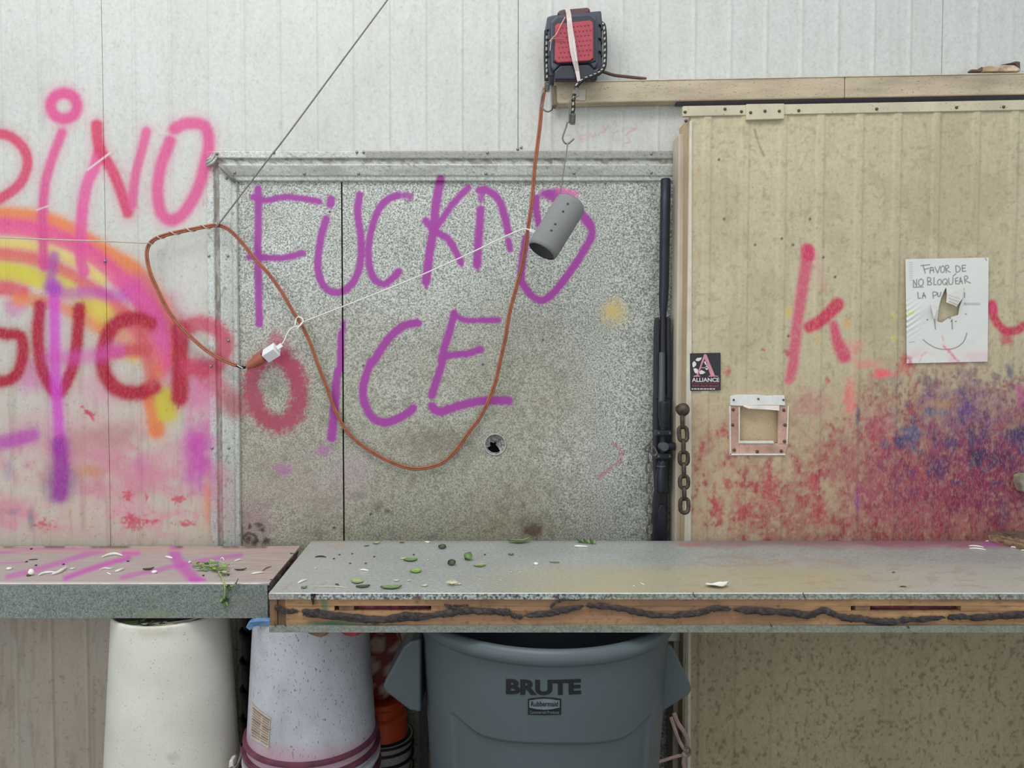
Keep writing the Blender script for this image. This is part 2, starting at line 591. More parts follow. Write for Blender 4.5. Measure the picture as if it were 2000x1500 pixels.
def dirt_wall(S):
    x, y = S.px, S.py
    # grime towards the working height
    g = ss(150, 1000, y) * 0.42 + ss(600, 1080, y) * 0.30
    S.over(g * (0.9 + 0.5 * (fbm(x / 60, y / 160, 1) - 0.5)), (190, 170, 146))
    st_ = fbm(x / 9.0, y / 70.0, 2, 4)
    S.over(ss(0.52, 0.75, st_) * (0.08 + 0.22 * ss(500, 1000, y)), (140, 122, 102))
    S.over(ss(0.70, 0.80, fbm(x / 7.0, y / 7.0, 4, 3)) * (0.15 + 0.2 * ss(200, 900, y)), (116, 106, 92))

def graffiti_left(S0):
    class S:
        px, py, over, blob = S0.px, S0.py, S0.over, S0.blob
        @staticmethod
        def stroke(pts, w, *a, **k):
            if w > 9:
                S0.stroke(pts, w * 1.2 + 18, a[0], (a[1] if len(a) > 1 else .9) * .26, 14, 3)
            S0.stroke(pts, w * 1.2 if w > 9 else w, *a, **k)
    x, y = S.px, S.py
    if x.min() > 640 or x.max() < 0 and False: return
    # soft pink haze low on the wall
    env = ss(760, 900, y) * (1 - ss(985, 1065, y)) * (1 - ss(415, 470, x))
    S.over(env * ss(0.30, 0.68, fbm(x / 90, y / 70, 6)) * 0.75, (204, 120, 146))
    env2 = ss(960, 1010, y) * (1 - ss(1030, 1066, y)) * (1 - ss(402, 410, x))
    S.over(env2 * ss(0.5, 0.7, fbm(x / 22, y / 22, 3)) * 0.45, (214, 128, 158))
    for b in [(385, 890, 40, 80, MAG, .85), (392, 770, 36, 70, (210, 104, 160), .7), (350, 740, 60, 60, (206, 96, 150), .45), (330, 620, 50, 60, (206, 90, 150), .35), (200, 760, 60, 40, (214, 130, 170), .4), (275, 905, 22, 30, (200, 110, 160), .55),
              (150, 860, 60, 30, (178, 130, 120), .45), (230, 850, 60, 34, (176, 120, 122), .55), (330, 900, 50, 40, (206, 150, 160), .5), (172, 920, 36, 16, (196, 130, 86), .6),
              (120, 940, 44, 44, (128, 84, 120), .6), (60, 735, 34, 46, (206, 92, 170), .55), (405, 975, 8, 60, (222, 130, 90), .5),
              (30, 600, 26, 22, MAG, .5), (15, 920, 12, 26, (150, 120, 170), .35), (255, 1000, 44, 28, (214, 130, 160), .5),
              (24, 1000, 14, 8, (110, 110, 160), .4), (60, 1012, 8, 30, (110, 112, 128), .55), (340, 960, 40, 14, (210, 120, 150), .35)]:
        S.blob(b[0], b[1], b[2], b[3], b[4], b[5], 0.5, 18)
    for b in [(86, 1024, 20, 12), (250, 968, 16, 10), (262, 1018, 24, 14), (300, 1018, 16, 5), (172, 808, 14, 6), (285, 970, 4, 10), (345, 975, 20, 8), (365, 1022, 18, 6)]:
        S.blob(b[0], b[1], b[2], b[3], (196, 62, 88), 0.8, 2.2, 5)
    S.stroke([(160, 795), (172, 806), (184, 822)], 4, (196, 60, 84), .9, 2, 3)
    # rainbow
    OR, YE, RO = (226, 128, 62), (208, 196, 66), (212, 88, 104)
    S.stroke([(-20, 424), (40, 424), (105, 437), (157, 465), (210, 498), (252, 522), (284, 556), (310, 596), (328, 640), (336, 690)], 30, OR, .92, 9, 2)
    S.stroke([(-20, 442), (50, 447), (105, 462), (172, 494), (224, 536), (262, 572), (292, 612), (312, 660), (318, 712)], 30, (222, 84, 140), .95, 8, 2)
    S.stroke([(-20, 474), (60, 480), (110, 494), (160, 518), (196, 548)], 17, (222, 204, 110), .9, 7, 2)
    S.stroke([(-20, 496), (60, 505), (120, 530), (172, 560), (216, 590), (250, 620), (270, 660)], 24, (216, 96, 96), .9, 8, 2)
    S.stroke([(-20, 528), (40, 535), (90, 548), (132, 566)], 30, YE, .95, 7, 2)
    S.stroke([(168, 592), (192, 606), (206, 624)], 34, (214, 190, 66), .9, 9, 2)
    S.stroke([(225, 648), (250, 664), (262, 690)], 26, (216, 186, 70), .85, 10, 2)
    S.stroke([(-20, 562), (20, 564), (44, 572)], 24, RO, .92, 8, 2)
    S.stroke([(34, 586), (90, 588), (130, 604), (172, 628), (200, 646)], 18, OR, .7, 8, 2)
    S.stroke([(268, 560), (300, 610), (318, 660)], 40, (206, 76, 160), .55, 16, 2)
    S.stroke([(262, 628), (290, 680), (304, 730)], 26, (216, 112, 74), .75, 10, 2)
    S.stroke([(290, 770), (300, 800), (306, 840)], 26, (222, 120, 66), .92, 7, 2)
    S.stroke([(322, 775), (327, 805)], 32, (200, 186, 62), .95, 8, 2)
    S.stroke([(240, 655), (300, 668)], 50, (206, 96, 150), .4, 22)
    # PINO
    S.stroke([(-14, 260), (14, 264), (38, 280), (53, 306), (50, 338), (32, 366), (-6, 392)], 17, ROSE, .9, 5, 1)
    S.stroke([(125 + 26 * math.cos(a), 207 + 25 * math.sin(a)) for a in np.linspace(0, 2 * PI, 12)], 19, PINK, .95, 6, 1)
    S.stroke([(121, 259), (105, 301), (90, 350), (85, 392), (83, 440), (86, 520)], 16, PINK, .9, 5, 1)
    S.stroke([(192, 300), (184, 330), (170, 360), (160, 420), (158, 500), (164, 530)], 19, (218, 84, 150), .88, 5, 1)
    S.stroke([(189, 245), (195, 290), (224, 343), (250, 416)], 20, ROSE, .92, 5, 1, w2=21)
    S.stroke([(258, 400), (264, 345), (278, 290), (286, 257)], 16, PINK, .85, 5, 1)
    S.stroke([(341, 252), (366, 241), (398, 246), (408, 275), (402, 315), (388, 365), (362, 412), (336, 430), (314, 414), (308, 370), (315, 322), (332, 276)], 20, PINK, .9, 6, 1)
    # white scratches
    S.stroke([(172, 331), (192, 316), (216, 298)], 3.5, (216, 208, 206), .9, 1.2, .5)
    S.stroke([(72, 410), (95, 402)], 3, (216, 208, 206), .8, 1.2, .5)
    # GUERO
    S.stroke([(-20, 648), (10, 652), (40, 657), (45, 690), (34, 728), (12, 744), (-20, 744)], 19, RED, .98, 6, 2)
    S.stroke([(78, 598), (74, 660), (84, 724), (112, 768), (138, 728), (150, 670), (155, 602)], 20, RED, .98, 6, 2)
    S.stroke([(292, 632), (262, 622), (222, 636), (203, 680), (203, 724), (226, 758), (266, 768), (300, 756)], 24, RED, .98, 7, 2)
    S.stroke([(222, 690), (252, 684), (284, 684)], 20, (196, 70, 84), .85, 7, 2)
    S.stroke([(276, 640), (284, 690), (296, 750)], 16, (198, 80, 84), .5, 8, 2)
    S.stroke([(352, 644), (352, 700), (351, 776)], 28, RED, .95, 7, 2)
    S.stroke([(351, 780), (348, 798)], 3, RED, .9, 1.5)
    S.stroke([(356, 648), (384, 632), (418, 640), (440, 668), (428, 706), (400, 722), (366, 716)], 26, (194, 58, 92), .82, 9, 4)
    S.stroke([(392, 716), (420, 744), (450, 784), (462, 792)], 30, (190, 64, 92), .55, 13, 7)
    S.stroke([(538 + 46 * math.cos(a) + 6 * math.sin(a), 762 + 66 * math.sin(a)) for a in np.linspace(-1.4, 5.0, 16)], 26, (164, 52, 82), .88, 7, 12)
    S.stroke([(540, 664), (556, 700), (585, 740)], 22, (170, 58, 92), .6, 9, 12)
    S.blob(455, 790, 30, 36, (150, 90, 90), .5)
    # purple letters over the rainbow
    S.stroke([(106, 500), (100, 545)], 16, (164, 76, 160), .7, 6)
    S.stroke([(106, 566), (107, 640), (109, 740), (114, 820), (117, 880)], 18, (204, 70, 190), .85, 6, 1, w2=20)
    S.stroke([(117, 868), (119, 920), (116, 966)], 26, (150, 50, 150), .9, 9, 2)
    S.stroke([(104, 562), (120, 572), (180, 572), (240, 578)], 18, (182, 66, 176), .6, 8, 1)
    S.blob(104, 562, 22, 20, (164, 66, 176), .85, .3)
    S.stroke([(100, 698), (160, 698), (230, 684)], 22, (206, 74, 170), .5, 10, 1)
    S.stroke([(-10, 866), (30, 858), (64, 850)], 22, (180, 62, 170), .75, 8, 2)

def graffiti_mid(S):
    PV = (156, 56, 150)
    def s(p, w=14, soft=2.2, op=.97, rough=1.6, col=PV, **k):
        S.stroke(p, w, col, op * 0.35, soft + 5, rough + 2, **k)
        S.stroke(p, w, col, op, soft, rough, **k)
    s(z3([(345, 300), (350, 400), (345, 700), (350, 950), (355, 1175)]), 14.5)
    s(z3([(350, 295), (350, 300)]), 11)
    s(z3([(312, 350), (390, 372), (480, 356), (560, 350), (700, 370), (745, 380)]), 12)
    s(z3([(290, 740), (430, 745), (520, 745), (635, 715)]), 13)
    s(z3([(822, 365), (818, 395)]), 16)
    s(z3([(790, 490), (755, 620), (735, 780), (750, 880), (790, 945), (860, 970), (920, 950), (980, 880), (1015, 760), (1015, 600), (995, 450), (1008, 335)]), 14.5)
    s(z3([(1340, 348), (1300, 338)]), 13, 3, .85)
    s(z3([(1260, 338), (1170, 380), (1110, 480), (1070, 640), (1070, 780), (1100, 880), (1160, 915), (1210, 890), (1262, 835)]), 14)
    s(z3([(1535, 235), (1505, 400), (1490, 560), (1465, 700), (1440, 900)]), 17)
    s(z3([(1436, 925), (1444, 945)]), 4, 1.5)
    s(z3([(1715, 290), (1610, 400), (1500, 560)]), 13, 3)
    s(z3([(1440, 505), (1500, 575), (1590, 630), (1665, 770)]), 14)
    s(z3([(1672, 770), (1676, 800)]), 4, 1.5)
    s(z4([(165, 380), (158, 440)]), 12, 3, .8)
    s(z4([(155, 520), (135, 800), (127, 950)]), 16)
    s(z4([(130, 960), (134, 1005)]), 4, 1.5)
    s(z4([(145, 365), (200, 365), (290, 430), (340, 560), (370, 690)]), 15)
    s(z4([(372, 760), (386, 830)]), 12)
    s(z4([(590, 425), (590, 520), (615, 640), (640, 690)]), 14)
    s(z4([(640, 395), (700, 385), (770, 380)]), 13, 4, .9)
    s(z4([(680, 400), (735, 430)]), 18, 3, .9)
    s(z4([(770, 370), (830, 380), (890, 400)]), 12, 5, .75, 2, (214, 92, 164))
    s(z4([(945, 555), (1010, 640), (1022, 720), (960, 840), (850, 1010), (740, 1150), (650, 1222), (575, 1205), (505, 1130), (470, 1050), (485, 900), (508, 740)]), 15)
    s(z4([(945, 555), (1005, 630)]), 18)
    s(z3([(907, 1170), (890, 1250)]), 9)
    s(z3([(888, 1240), (882, 1450)]) + z5([(575, 180), (562, 340), (550, 455)]), 13, w2=18)
    s(z3([(1385, 1170), (1290, 1190), (1190, 1280), (1090, 1430)]) + z5([(720, 130), (690, 220), (692, 300), (730, 370), (790, 388), (860, 362), (905, 328)]), 16)
    s(z3([(1622, 1105), (1600, 1200), (1540, 1400)]) + z5([(1030, 130), (985, 270)]), 15)
    s(z3([(1625, 1115), (1690, 1150), (1762, 1152)]), 11)
    s(z3([(1792, 1150), (1910, 1152)]), 12)
    s(z3([(1575, 1385), (1668, 1370)]), 14)
    s(z3([(1702, 1372), (1795, 1340)]), 14)
    s(z5([(985, 320), (1020, 342), (1110, 315), (1200, 296), (1320, 294)]), 17)
    S.blob(628, 880, 22, 12, (166, 92, 158), .6, 1.2, 8)
    S.blob(553, 918, 20, 18, (170, 92, 162), .6, 1.2, 8)
    S.blob(450, 935, 22, 40, (176, 120, 176), .5, 0.8, 10)
    S.blob(690, 915, 40, 40, (176, 150, 168), .35, 1.0, 10)

def dirt_mid(S):
    x, y = S.px, S.py
    # yellowed lower half, greasy blotches
    S.over((ss(480, 800, y) * (1 - ss(1040, 1250, x)) * 0.46 + ss(900, 1050, y) * 0.10) * (0.6 + 0.8 * fbm(x / 120, y / 120, 2)), (146, 136, 104))
    S.over(ss(0.5, 0.72, fbm(x / 14, y / 14, 4)) * ss(550, 800, y) * (1 - ss(1050, 1250, x)) * 0.30, (96, 90, 72))
    for b in [(850, 860, 90, 40, (104, 92, 70), .5), (1200, 612, 32, 34, (206, 184, 122), .6), (1196, 606, 16, 16, (214, 182, 100), .5), (740, 990, 14, 16, (84, 72, 58), .5), (700, 968, 18, 10, (92, 82, 66), .45),
              (756, 998, 9, 5, (74, 60, 50), .7), (1040, 1034, 24, 22, (92, 66, 54), .85), (1028, 1012, 16, 14, (120, 108, 92), .5), (1022, 985, 5, 8, (92, 86, 74), .7),
              (940, 712, 12, 12, (150, 150, 150), .8), (535, 760, 14, 20, (120, 118, 96), .4), (480, 1015, 60, 60, (150, 112, 124), .5), (620, 950, 160, 70, (170, 150, 146), .35)]:
        S.blob(b[0], b[1], b[2], b[3], b[4], b[5], 1.0, 8)
    for b in [(470, 1034, 6, 10), (488, 1028, 4, 7), (504, 1024, 9, 6), (512, 1034, 8, 7), (468, 1056, 7, 8), (500, 1058, 10, 8), (520, 1058, 9, 9), (486, 1052, 8, 6)]:
        S.blob(b[0], b[1], b[2], b[3], (72, 50, 50), 0.9, 1.2, 5)
    S.stroke([(486, 1060), (478, 1056), (476, 1048), (486, 1042), (498, 1046), (502, 1056)], 5, (78, 56, 56), .85, 1.5, 2)
    for p in [(644, 414), (709, 714), (943, 712), (724, 1004), (652, 1031), (1060, 664)]:
        S.blob(p[0], p[1], 3, 3, (22, 22, 24), 1.0, .2, 5)
    S.stroke([(1198, 866), (1210, 880), (1212, 898), (1192, 914), (1168, 934)], 5, (176, 88, 112), .55, 3, 4)
    S.stroke([(1218, 880), (1214, 900)], 5, (176, 88, 112), .5, 3, 4)
    S.stroke([(575, 1040), (640, 1042)], 3, (110, 112, 108), .6, 1.5)
    S.stroke([(1130, 1044), (1185, 1040)], 4, (160, 164, 160), .5, 1.5)

def paint_door(S):
    x, y = S.px, S.py
    up = 1 - ss(1052, 1080, y)
    S.over(ss(250, 900, y) * 0.22 * np.ones_like(x), (182, 164, 126))
    S.over(ss(0.52, 0.75, fbm(x / 8, y / 60, 2, 4)) * 0.20, (158, 142, 108))
    S.over(ss(0.62, 0.74, fbm(x / 9, y / 9, 4, 3)) * 0.30, (134, 116, 86))
    S.over(ss(0.56, 0.7, fbm(x / 120, y / 120, 5)) * 0.25, (158, 140, 106))
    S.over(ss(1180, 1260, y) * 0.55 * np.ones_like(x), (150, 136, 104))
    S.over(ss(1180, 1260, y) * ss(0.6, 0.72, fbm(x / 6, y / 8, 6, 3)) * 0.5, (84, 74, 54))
    # the daubed lower half
    b = ss(700, 980, y) * 0.26 + (ss(1450, 1850, x) * 0.28 - .06) * ss(700, 800, y) - 0.14 * (1 - ss(640, 760, y))
    n1 = fbm(x / 70, y / 80, 1, 4)
    n2 = fbm(x / 9, y / 13, 3, 4)
    n3 = fbm(x / 22, y / 36, 6, 3)
    field = n1 * 0.4 + n3 * .25 + n2 * 0.35 + b
    region = ss(650, 790, y - 60 * (1 - ss(1500, 1800, x)) + 50 * (fbm(x / 40, y * 0, 6) - .5)) * (1 - ss(1052, 1080, y))
    S.over(region * (.25 + .5 * ss(0.50, 0.85, field)) * 0.95, (164, 116, 98))
    S.over(region * ss(0.66, 0.90, field) * 0.62, (160, 78, 86))
    S.over(region * ss(0.66, 0.76, n2 * .6 + n3 * .4 + b * .35) * 0.6, (158, 44, 64))
    # spray core on the right
    R_ = lambda v, t: v
    for q in [(1900, 860, 170, 130, (132, 62, 100), .62), (1930, 880, 110, 90, (118, 40, 88), .6), (1850, 950, 150, 80, (138, 50, 80), .6), (1960, 960, 90, 90, (132, 40, 76), .5), (1880, 800, 100, 60, (138, 104, 128), .6), (1740, 960, 110, 70, (158, 66, 92), .45), (1700, 860, 70, 60, (166, 80, 100), .4)]:
        S.blob(q[0], q[1], q[2], q[3], q[4], q[5], 1.3, 16)
    S.over(region * ss(1560, 1800, x) * ss(.54, .66, fbm(x / 7, y / 12, 2, 3)) * .5, (104, 36, 70))
    S.over(region * ss(1640, 1850, x) * (1 - ss(930, 1010, y)) * ss(.60, .70, fbm(x / 16, y / 20, 5, 4)) * .65, (74, 60, 106))
    S.over(region * ss(.63, .72, fbm(x / 10, y / 10, 7, 4)) * (1 - ss(1500, 1800, x) * .5) * .55, (190, 168, 132))
    for q in [(1910, 892, 20, 18, (58, 40, 84), .9), (1985, 850, 26, 22, (62, 44, 96), .85), (1960, 900, 40, 20, (84, 36, 76), .6), (1780, 850, 20, 24, (78, 86, 126), .8), (1756, 862, 13, 15, (54, 60, 106), .85), (1728, 868, 10, 14, (76, 86, 114), .8), (1815, 800, 7, 11, (50, 66, 112), .85),
              (1830, 805, 26, 6, (104, 118, 142), .55), (1886, 795, 20, 20, (88, 58, 126), .75), (1675, 815, 5, 34, (78, 78, 120), .75), (1835, 915, 26, 24, (72, 48, 98), .65), (1960, 1000, 14, 38, (78, 56, 98), .5), (1675, 975, 6, 34, (150, 66, 142), .6), (1972, 726, 9, 18, (90, 90, 124), .75),
              (1992, 770, 12, 26, (184, 50, 140), .6), (1725, 730, 26, 11, (240, 92, 116), .9), (1660, 785, 14, 44, (228, 108, 112), .7), (1690, 712, 36, 9, (222, 130, 126), .6), (1850, 700, 60, 16, (212, 106, 116), .45), (1770, 712, 20, 24, (198, 62, 82), .75),
              (1965, 660, 16, 18, (184, 62, 88), .75), (1840, 790, 44, 12, (200, 154, 88), .4), (1585, 790, 40, 36, (180, 84, 110), .4), (1720, 830, 30, 40, (172, 62, 92), .55), (1665, 680, 30, 20, (226, 120, 126), .5), (1860, 975, 40, 30, (128, 40, 66), .5)]:
        S.blob(q[0], q[1], q[2], q[3], q[4], q[5], 1.4, 9)
    for q in [(1540, 610, 9, 14, (206, 182, 110), .8), (1598, 660, 9, 12, (204, 178, 118), .6), (1655, 632, 10, 10, (214, 164, 96), .7), (1571, 608, 5, 6, (206, 182, 110), .6), (1746, 660, 8, 8, (206, 206, 90), .6), (1745, 615, 8, 8, (206, 206, 110), .5)]:
        S.blob(*q, 0.8, 6)
    for q in [(1538, 690, 7, 8), (1617, 742, 6, 6), (1490, 682, 5, 4), (1410, 845, 12, 8), (1372, 870, 7, 16), (1420, 945, 12, 12), (1455, 1000, 20, 30), (1400, 990, 16, 24), (1500, 960, 20, 40), (1600, 1000, 16, 30), (1590, 940, 14, 24), (1420, 725, 8, 10), (1345, 700, 10, 40)]:
        S.blob(*q, (176, 56, 76), .75, 2.0, 6)
    for q in [(1475, 478), (1549, 478), (1631, 541), (1540, 656), (1414, 428), (1582, 428), (1404, 312), (1527, 466), (1608, 503)]:
        S.blob(q[0], q[1], 3.2, 3.2, (50, 42, 36), .95, .3, 5)
    S.stroke([(1474, 252), (1480, 275), (1492, 305)], 4, (120, 108, 84), .7, 2, 2)
    # red letter A and hook
    C1, C2 = (206, 62, 104), (200, 50, 88)
    S.stroke(zd([(760, 120), (730, 300), (700, 500), (680, 700), (665, 780)]), 24, (206, 70, 112), .85, 6, 2, w2=20)
    S.stroke(zd([(755, 105), (760, 130)]), 27, C1, .95, 5)
    S.stroke(zd([(805, 150), (840, 300)]), 12, (216, 140, 150), .4, 9)
    S.stroke(zd([(765, 515), (830, 478), (915, 395)]), 22, C2, .95, 5, 1, w2=27)
    S.stroke(zd([(895, 500), (915, 590), (950, 670)]), 16, C1, .9, 6, 1, w2=27)
    S.stroke(zd([(655, 805), (650, 800)]), 13, (212, 92, 124), .8, 5)
    S.stroke(zd([(1738, 400), (1752, 470), (1800, 528), (1860, 535), (1930, 495)]), 17, (196, 50, 84), .95, 4, 1)
    S.stroke(zd([(1738, 395), (1742, 420)]), 19, C1, .95, 5)

def wallgrid(x0, x1, z0, z1, Y, step, disp=None, ztop=None):
    nx, nz = max(2, int(round((x1 - x0) / step)) + 1), max(2, int(round((z1 - z0) / step)) + 1)
    xs = np.linspace(x0, x1, nx)
    ts = np.linspace(0, 1, nz)
    XX, TT = np.meshgrid(xs, ts, indexing='ij')
    top = z1 if ztop is None else ztop(XX)
    ZZ = z0 + TT * (top - z0)
    YY = np.full_like(XX, Y)
    if disp is not None:
        YY = YY - disp(XX, ZZ)
    return np.stack([XX, YY, ZZ], -1)

# ================================================================== SETTING
floor = struct(MB().box(-3.5, 3.5, -1.5, 2.3, -0.08, 0.0).build('floor', M_floor))

# back wall: core slab, ribbed white sheets in front of it
core = MB().box(-2.2, 2.2, 2.17, 2.25, 0, 2.95).build('wall_back', M_dark)
struct(core, 'white ribbed sheet metal wall sprayed with pink and red graffiti')
S_ = YW / F
def ribs(first_px, spacing_px, wd=0.0055, h=0.0022):
    x_first, sp = X(first_px, YW, 150), spacing_px * S_
    def d(x, z):
        u = (x - x_first + sp / 2) % sp - sp / 2
        return 1.5 * h * (1 - ss(wd * 0.5, wd, abs(u))) - 0.0008 * (1 - ss(0.008, 0.02, abs(u + 0.014)))
    return d
xs1, xs2, xs3 = X(203, YW, 300), X(1012, YW, 150), X(1840, YW, 100)
zt, zo = 2.55, at(930, 296, YW).z
xl = X(404, YW, 300)
g = 0.0008
def wall_panel(rects, step):
    out = []
    for (a, b, c, d, rb) in rects:
        s = Surf(wallgrid(a, b, c, d, YW, step, rb))
        dirt_wall(s)
        graffiti_left(s)
        out.append(s)
    return out
r1, r2, r3 = ribs(7, 70), ribs(262, 70), ribs(1075, 69)
surf_obj('panel', wall_panel([(-1.75, xs1 - g, 0, zt, r1)], 0.0031), M_wall, core, skirt=(0, .03, 0))
surf_obj('panel', wall_panel([(xs1 + g, xl + 0.02, 0, zt, r2), (xl + 0.02, xs2 - g, zo - 0.012, zt, r2)], 0.0031), M_wall, core, skirt=(0, .03, 0))
sp3 = wall_panel([(xs2 + g, xs3 - g, zo - 0.012, zt, r3)], 0.004)
PK = (198, 146, 146)
for s in sp3:                                    # faint scrawl under the rail
    for p in ([(1106, 266), (1114, 264), (1116, 272), (1108, 280)], [(1143, 264), (1132, 266), (1134, 275), (1146, 273)], [(1133, 270), (1142, 269)], [(1151, 270), (1152, 262), (1160, 268), (1162, 260)],
              [(1168, 266), (1172, 258), (1178, 260)], [(1178, 246), (1182, 254), (1186, 246)], [(1184, 252), (1180, 258)], [(1200, 236), (1204, 246), (1198, 252)], [(1208, 256), (1197, 262), (1200, 274), (1212, 274)],
              [(1222, 248), (1240, 252), (1226, 258)], [(1238, 240), (1244, 250), (1224, 262), (1230, 276), (1220, 280)]):
        s.stroke(p, 2.6, PK, .55, 1.5, 1)
surf_obj('panel', sp3, M_wall, core, skirt=(0, .03, 0))
surf_obj('panel', wall_panel([(xs3 + g, 2.15, 0, zt, ribs(1905, 69))], 0.006), M_wall, core, skirt=(0, .03, 0))
scr = MB().lathe([(0.0001, -0.0035), (0.003, -0.003), (0.0042, 0), (0.0042, 0.002)], (0, 0, 0), 10, Matrix.Rotation(-PI / 2, 4, 'X'))
def screws(parent, pts, Y, mat=M_screw, s=1.0):
    base = wloc(parent)
    first = None
    for (px_, py_) in pts:
        p = at(px_, py_, Y) if not callable(Y) else at(px_, py_, Y(px_, py_))
        if first is None:
            first = MB()
            first.v, first.f, first.c = [(a * s, b, c * s) for a, b, c in scr.v], scr.f, scr.c
            me = bpy.data.meshes.new('screw')
            me.from_pydata(first.v, [], first.f)
            me.polygons.foreach_set('use_smooth', [True] * len(me.polygons))
            me.materials.append(mat)
        o = bpy.data.objects.new('screw', me)
        COL.objects.link(o)
        o.parent = parent
        o.location = p - base
screws(core, [(205, 510), (1011, 291), (1018, 288)], YW - 0.001)

# the blocked doorway: two galvanised sheets
zs_top = at(930, 352, YG).z
d1 = MB().box(xl + .05, 0.75, 2.145, 2.17, 0, zs_top + .05).build('door_1', M_dark)
struct(d1, 'blocked doorway covered by two galvanised sheets with purple lettering')
xa, xb, xc = X(461, YG, 700), X(669.5, YG, 700), 0.72
hole = at(967, 868, YG)
def sheet(x0, x1, step=0.003):
    def dsp(x, z):
        return 0.0025 * (fbm(x * 6 + 20, z * 6, 3) - 0.5) + 0.004 * ss(0.0, 0.3, x - 0.22)
    s = Surf(wallgrid(x0, x1, 0, zs_top, YG, step, dsp))
    dirt_mid(s); graffiti_left(s); graffiti_mid(s)
    return s
surf_obj('sheet', [sheet(xa, xb - .0022)], M_galv, d1, skirt=(0, .012, 0))
s2 = sheet(xb + .0022, xc)
cx = (s2.P[:-1, :-1] + s2.P[1:, 1:]) / 2
dh = np.hypot(cx[..., 0] - hole.x, cx[..., 2] - hole.z) * (1 + 0.10 * np.sin(5 * np.arctan2(cx[..., 2] - hole.z, cx[..., 0] - hole.x)))
surf_obj('sheet', [s2], M_galv, d1, masks=[dh > 0.029], skirt=(0, .012, 0))
# torn round hole with crumpled foil inside
mb = MB()
n = 28
rows = []
for i in range(7):
    rr = 0.035 - i * 0.0052
    for k in range(n):
        a = 2 * PI * k / n
        rows.append((hole.x + rr * math.cos(a), YG + 0.003 + 0.006 * i * 0.5 + 0.006 * random.random(), hole.z + rr * math.sin(a)))
fs = [(i * n + k, i * n + (k + 1) % n, (i + 1) * n + (k + 1) % n, (i + 1) * n + k) for i in range(6) for k in range(n)
      if not (i >= 2 and (200 < 360 * k / n < 300 or 150 < 360 * k / n < 200 and i > 3))]
mb.add(rows, fs)
foil = mb.build('torn_foil', plain('crumpled_foil', (176, 170, 174), 0.4, 0.3, 0.35, 160), d1, smooth=False)
foil['label'] = 'crumpled torn foil stuffed in the round hole'
rim = MB().tube([(hole.x + .030 * math.cos(a), YG - .001, hole.z + .030 * math.sin(a)) for a in np.linspace(0, 2 * PI, 28)[:-1]], 0.0022, 6, closed=True)
rim.build('hole_rim', M_frame2, d1, smooth=True)

# frame round the doorway, mitred: (offset from outer edge in px at wall, depth)
prof = [(0, 2.076), (1, 2.070), (14, 2.070), (15, 2.073), (16, 2.076), (23, 2.077), (24, 2.073), (27, 2.071), (46, 2.080), (47, 2.083), (55, 2.085), (56, 2.094)]
po = []
for i in range(len(prof) - 1):
    k = max(1, int((prof[i + 1][0] - prof[i][0]) / 2))
    for j in range(k):
        t = j / k
        po.append((prof[i][0] * (1 - t) + prof[i + 1][0] * t, prof[i][1] * (1 - t) + prof[i + 1][1] * t))
po.append(prof[-1])
offs = np.array([p[0] * S_ for p in po]); deps = np.array([p[1] for p in po])
xr = 0.60
ts = np.linspace(0, 1, 330)
wob = 0.0016 * (fbm(ts * 30, ts * 0 + 3, 2) - 0.5)
Pt = np.zeros((len(po), len(ts), 3))
Pt[..., 0] = (xl + offs)[:, None] * (1 - ts) + xr * ts
Pt[..., 1] = deps[:, None]
Pt[..., 2] = (zo - offs)[:, None] + wob * np.where((offs > 13 * S_) & (offs < 28 * S_), 1.6, .3)[:, None]
st1 = Surf(Pt)
x, y = st1.px, st1.py
ofs = np.repeat(offs / S_, len(ts))
st1.over(ss(13, 16, ofs) * (1 - ss(24, 27, ofs)) * (0.35 + 0.6 * ss(.45, .65, fbm(x / 9, y / 5, 2))), (128, 122, 114))
st1.over(ss(27, 30, ofs) * (1 - ss(44, 47, ofs)) * ss(0.40, .6, fbm(x / 60, y / 14, 4)) * 0.5 * (1 - ss(1150, 1260, x)), (150, 146, 140))
st1.over((1 - ss(12, 14, ofs)) * ss(712, 716, x) * .65, (128, 122, 120))
st1.over(ss(.66, .74, fbm(x / 4, y / 4, 6)) * .5, (70, 66, 60))
graffiti_left(st1); graffiti_mid(st1)
t1 = surf_obj('trim_1', [st1], M_frame)
struct(t1, 'galvanised frame strip above the blocked doorway')
screws(t1, [(424, 300), (535, 298), (697, 297), (710, 297), (952, 298), (1272, 300)], 2.069)
screws(t1, [(458, 337), (594, 339), (700, 339), (949, 339), (1121, 338), (1272, 337)], 2.076)
tl = np.linspace(0, 1, 520)
Pl = np.zeros((len(po), len(tl), 3))
Pl[..., 0] = (xl + offs)[:, None] + 0.0012 * (fbm(tl * 40, tl * 0 + 9, 5) - .5) * np.where((offs > 13 * S_) & (offs < 28 * S_), 1.5, .2)[:, None]
Pl[..., 1] = deps[:, None]
Pl[..., 2] = (zo - offs)[:, None] * (1 - tl)
Pl = Pl[:, ::-1]
st2 = Surf(Pl)
x, y = st2.px, st2.py
ofs = np.repeat(offs / S_, len(tl))
st2.over(ss(14, 16, ofs) * (1 - ss(23, 26, ofs)) * (0.55 + 0.4 * ss(.4, .6, fbm(x / 5, y / 14, 2))), (128, 120, 110))
st2.over(ss(800, 1000, y) * .35 * np.ones_like(x), (140, 128, 118))
st2.over(ss(.66, .74, fbm(x / 4, y / 7, 6)) * .5, (84, 78, 70))
graffiti_left(st2)
st2.stroke([(440, 560), (428, 590), (424, 620)], 2, (110, 104, 96), .7, 1)
t2 = surf_obj('trim_2', [st2], M_frame)
struct(t2, 'galvanised frame strip left of the blocked doorway')
screws(t2, [(408, 500), (412, 715), (414, 875)], 2.069)
screws(t2, [(442, 348), (445, 500), (446, 665), (447, 875)], 2.076)
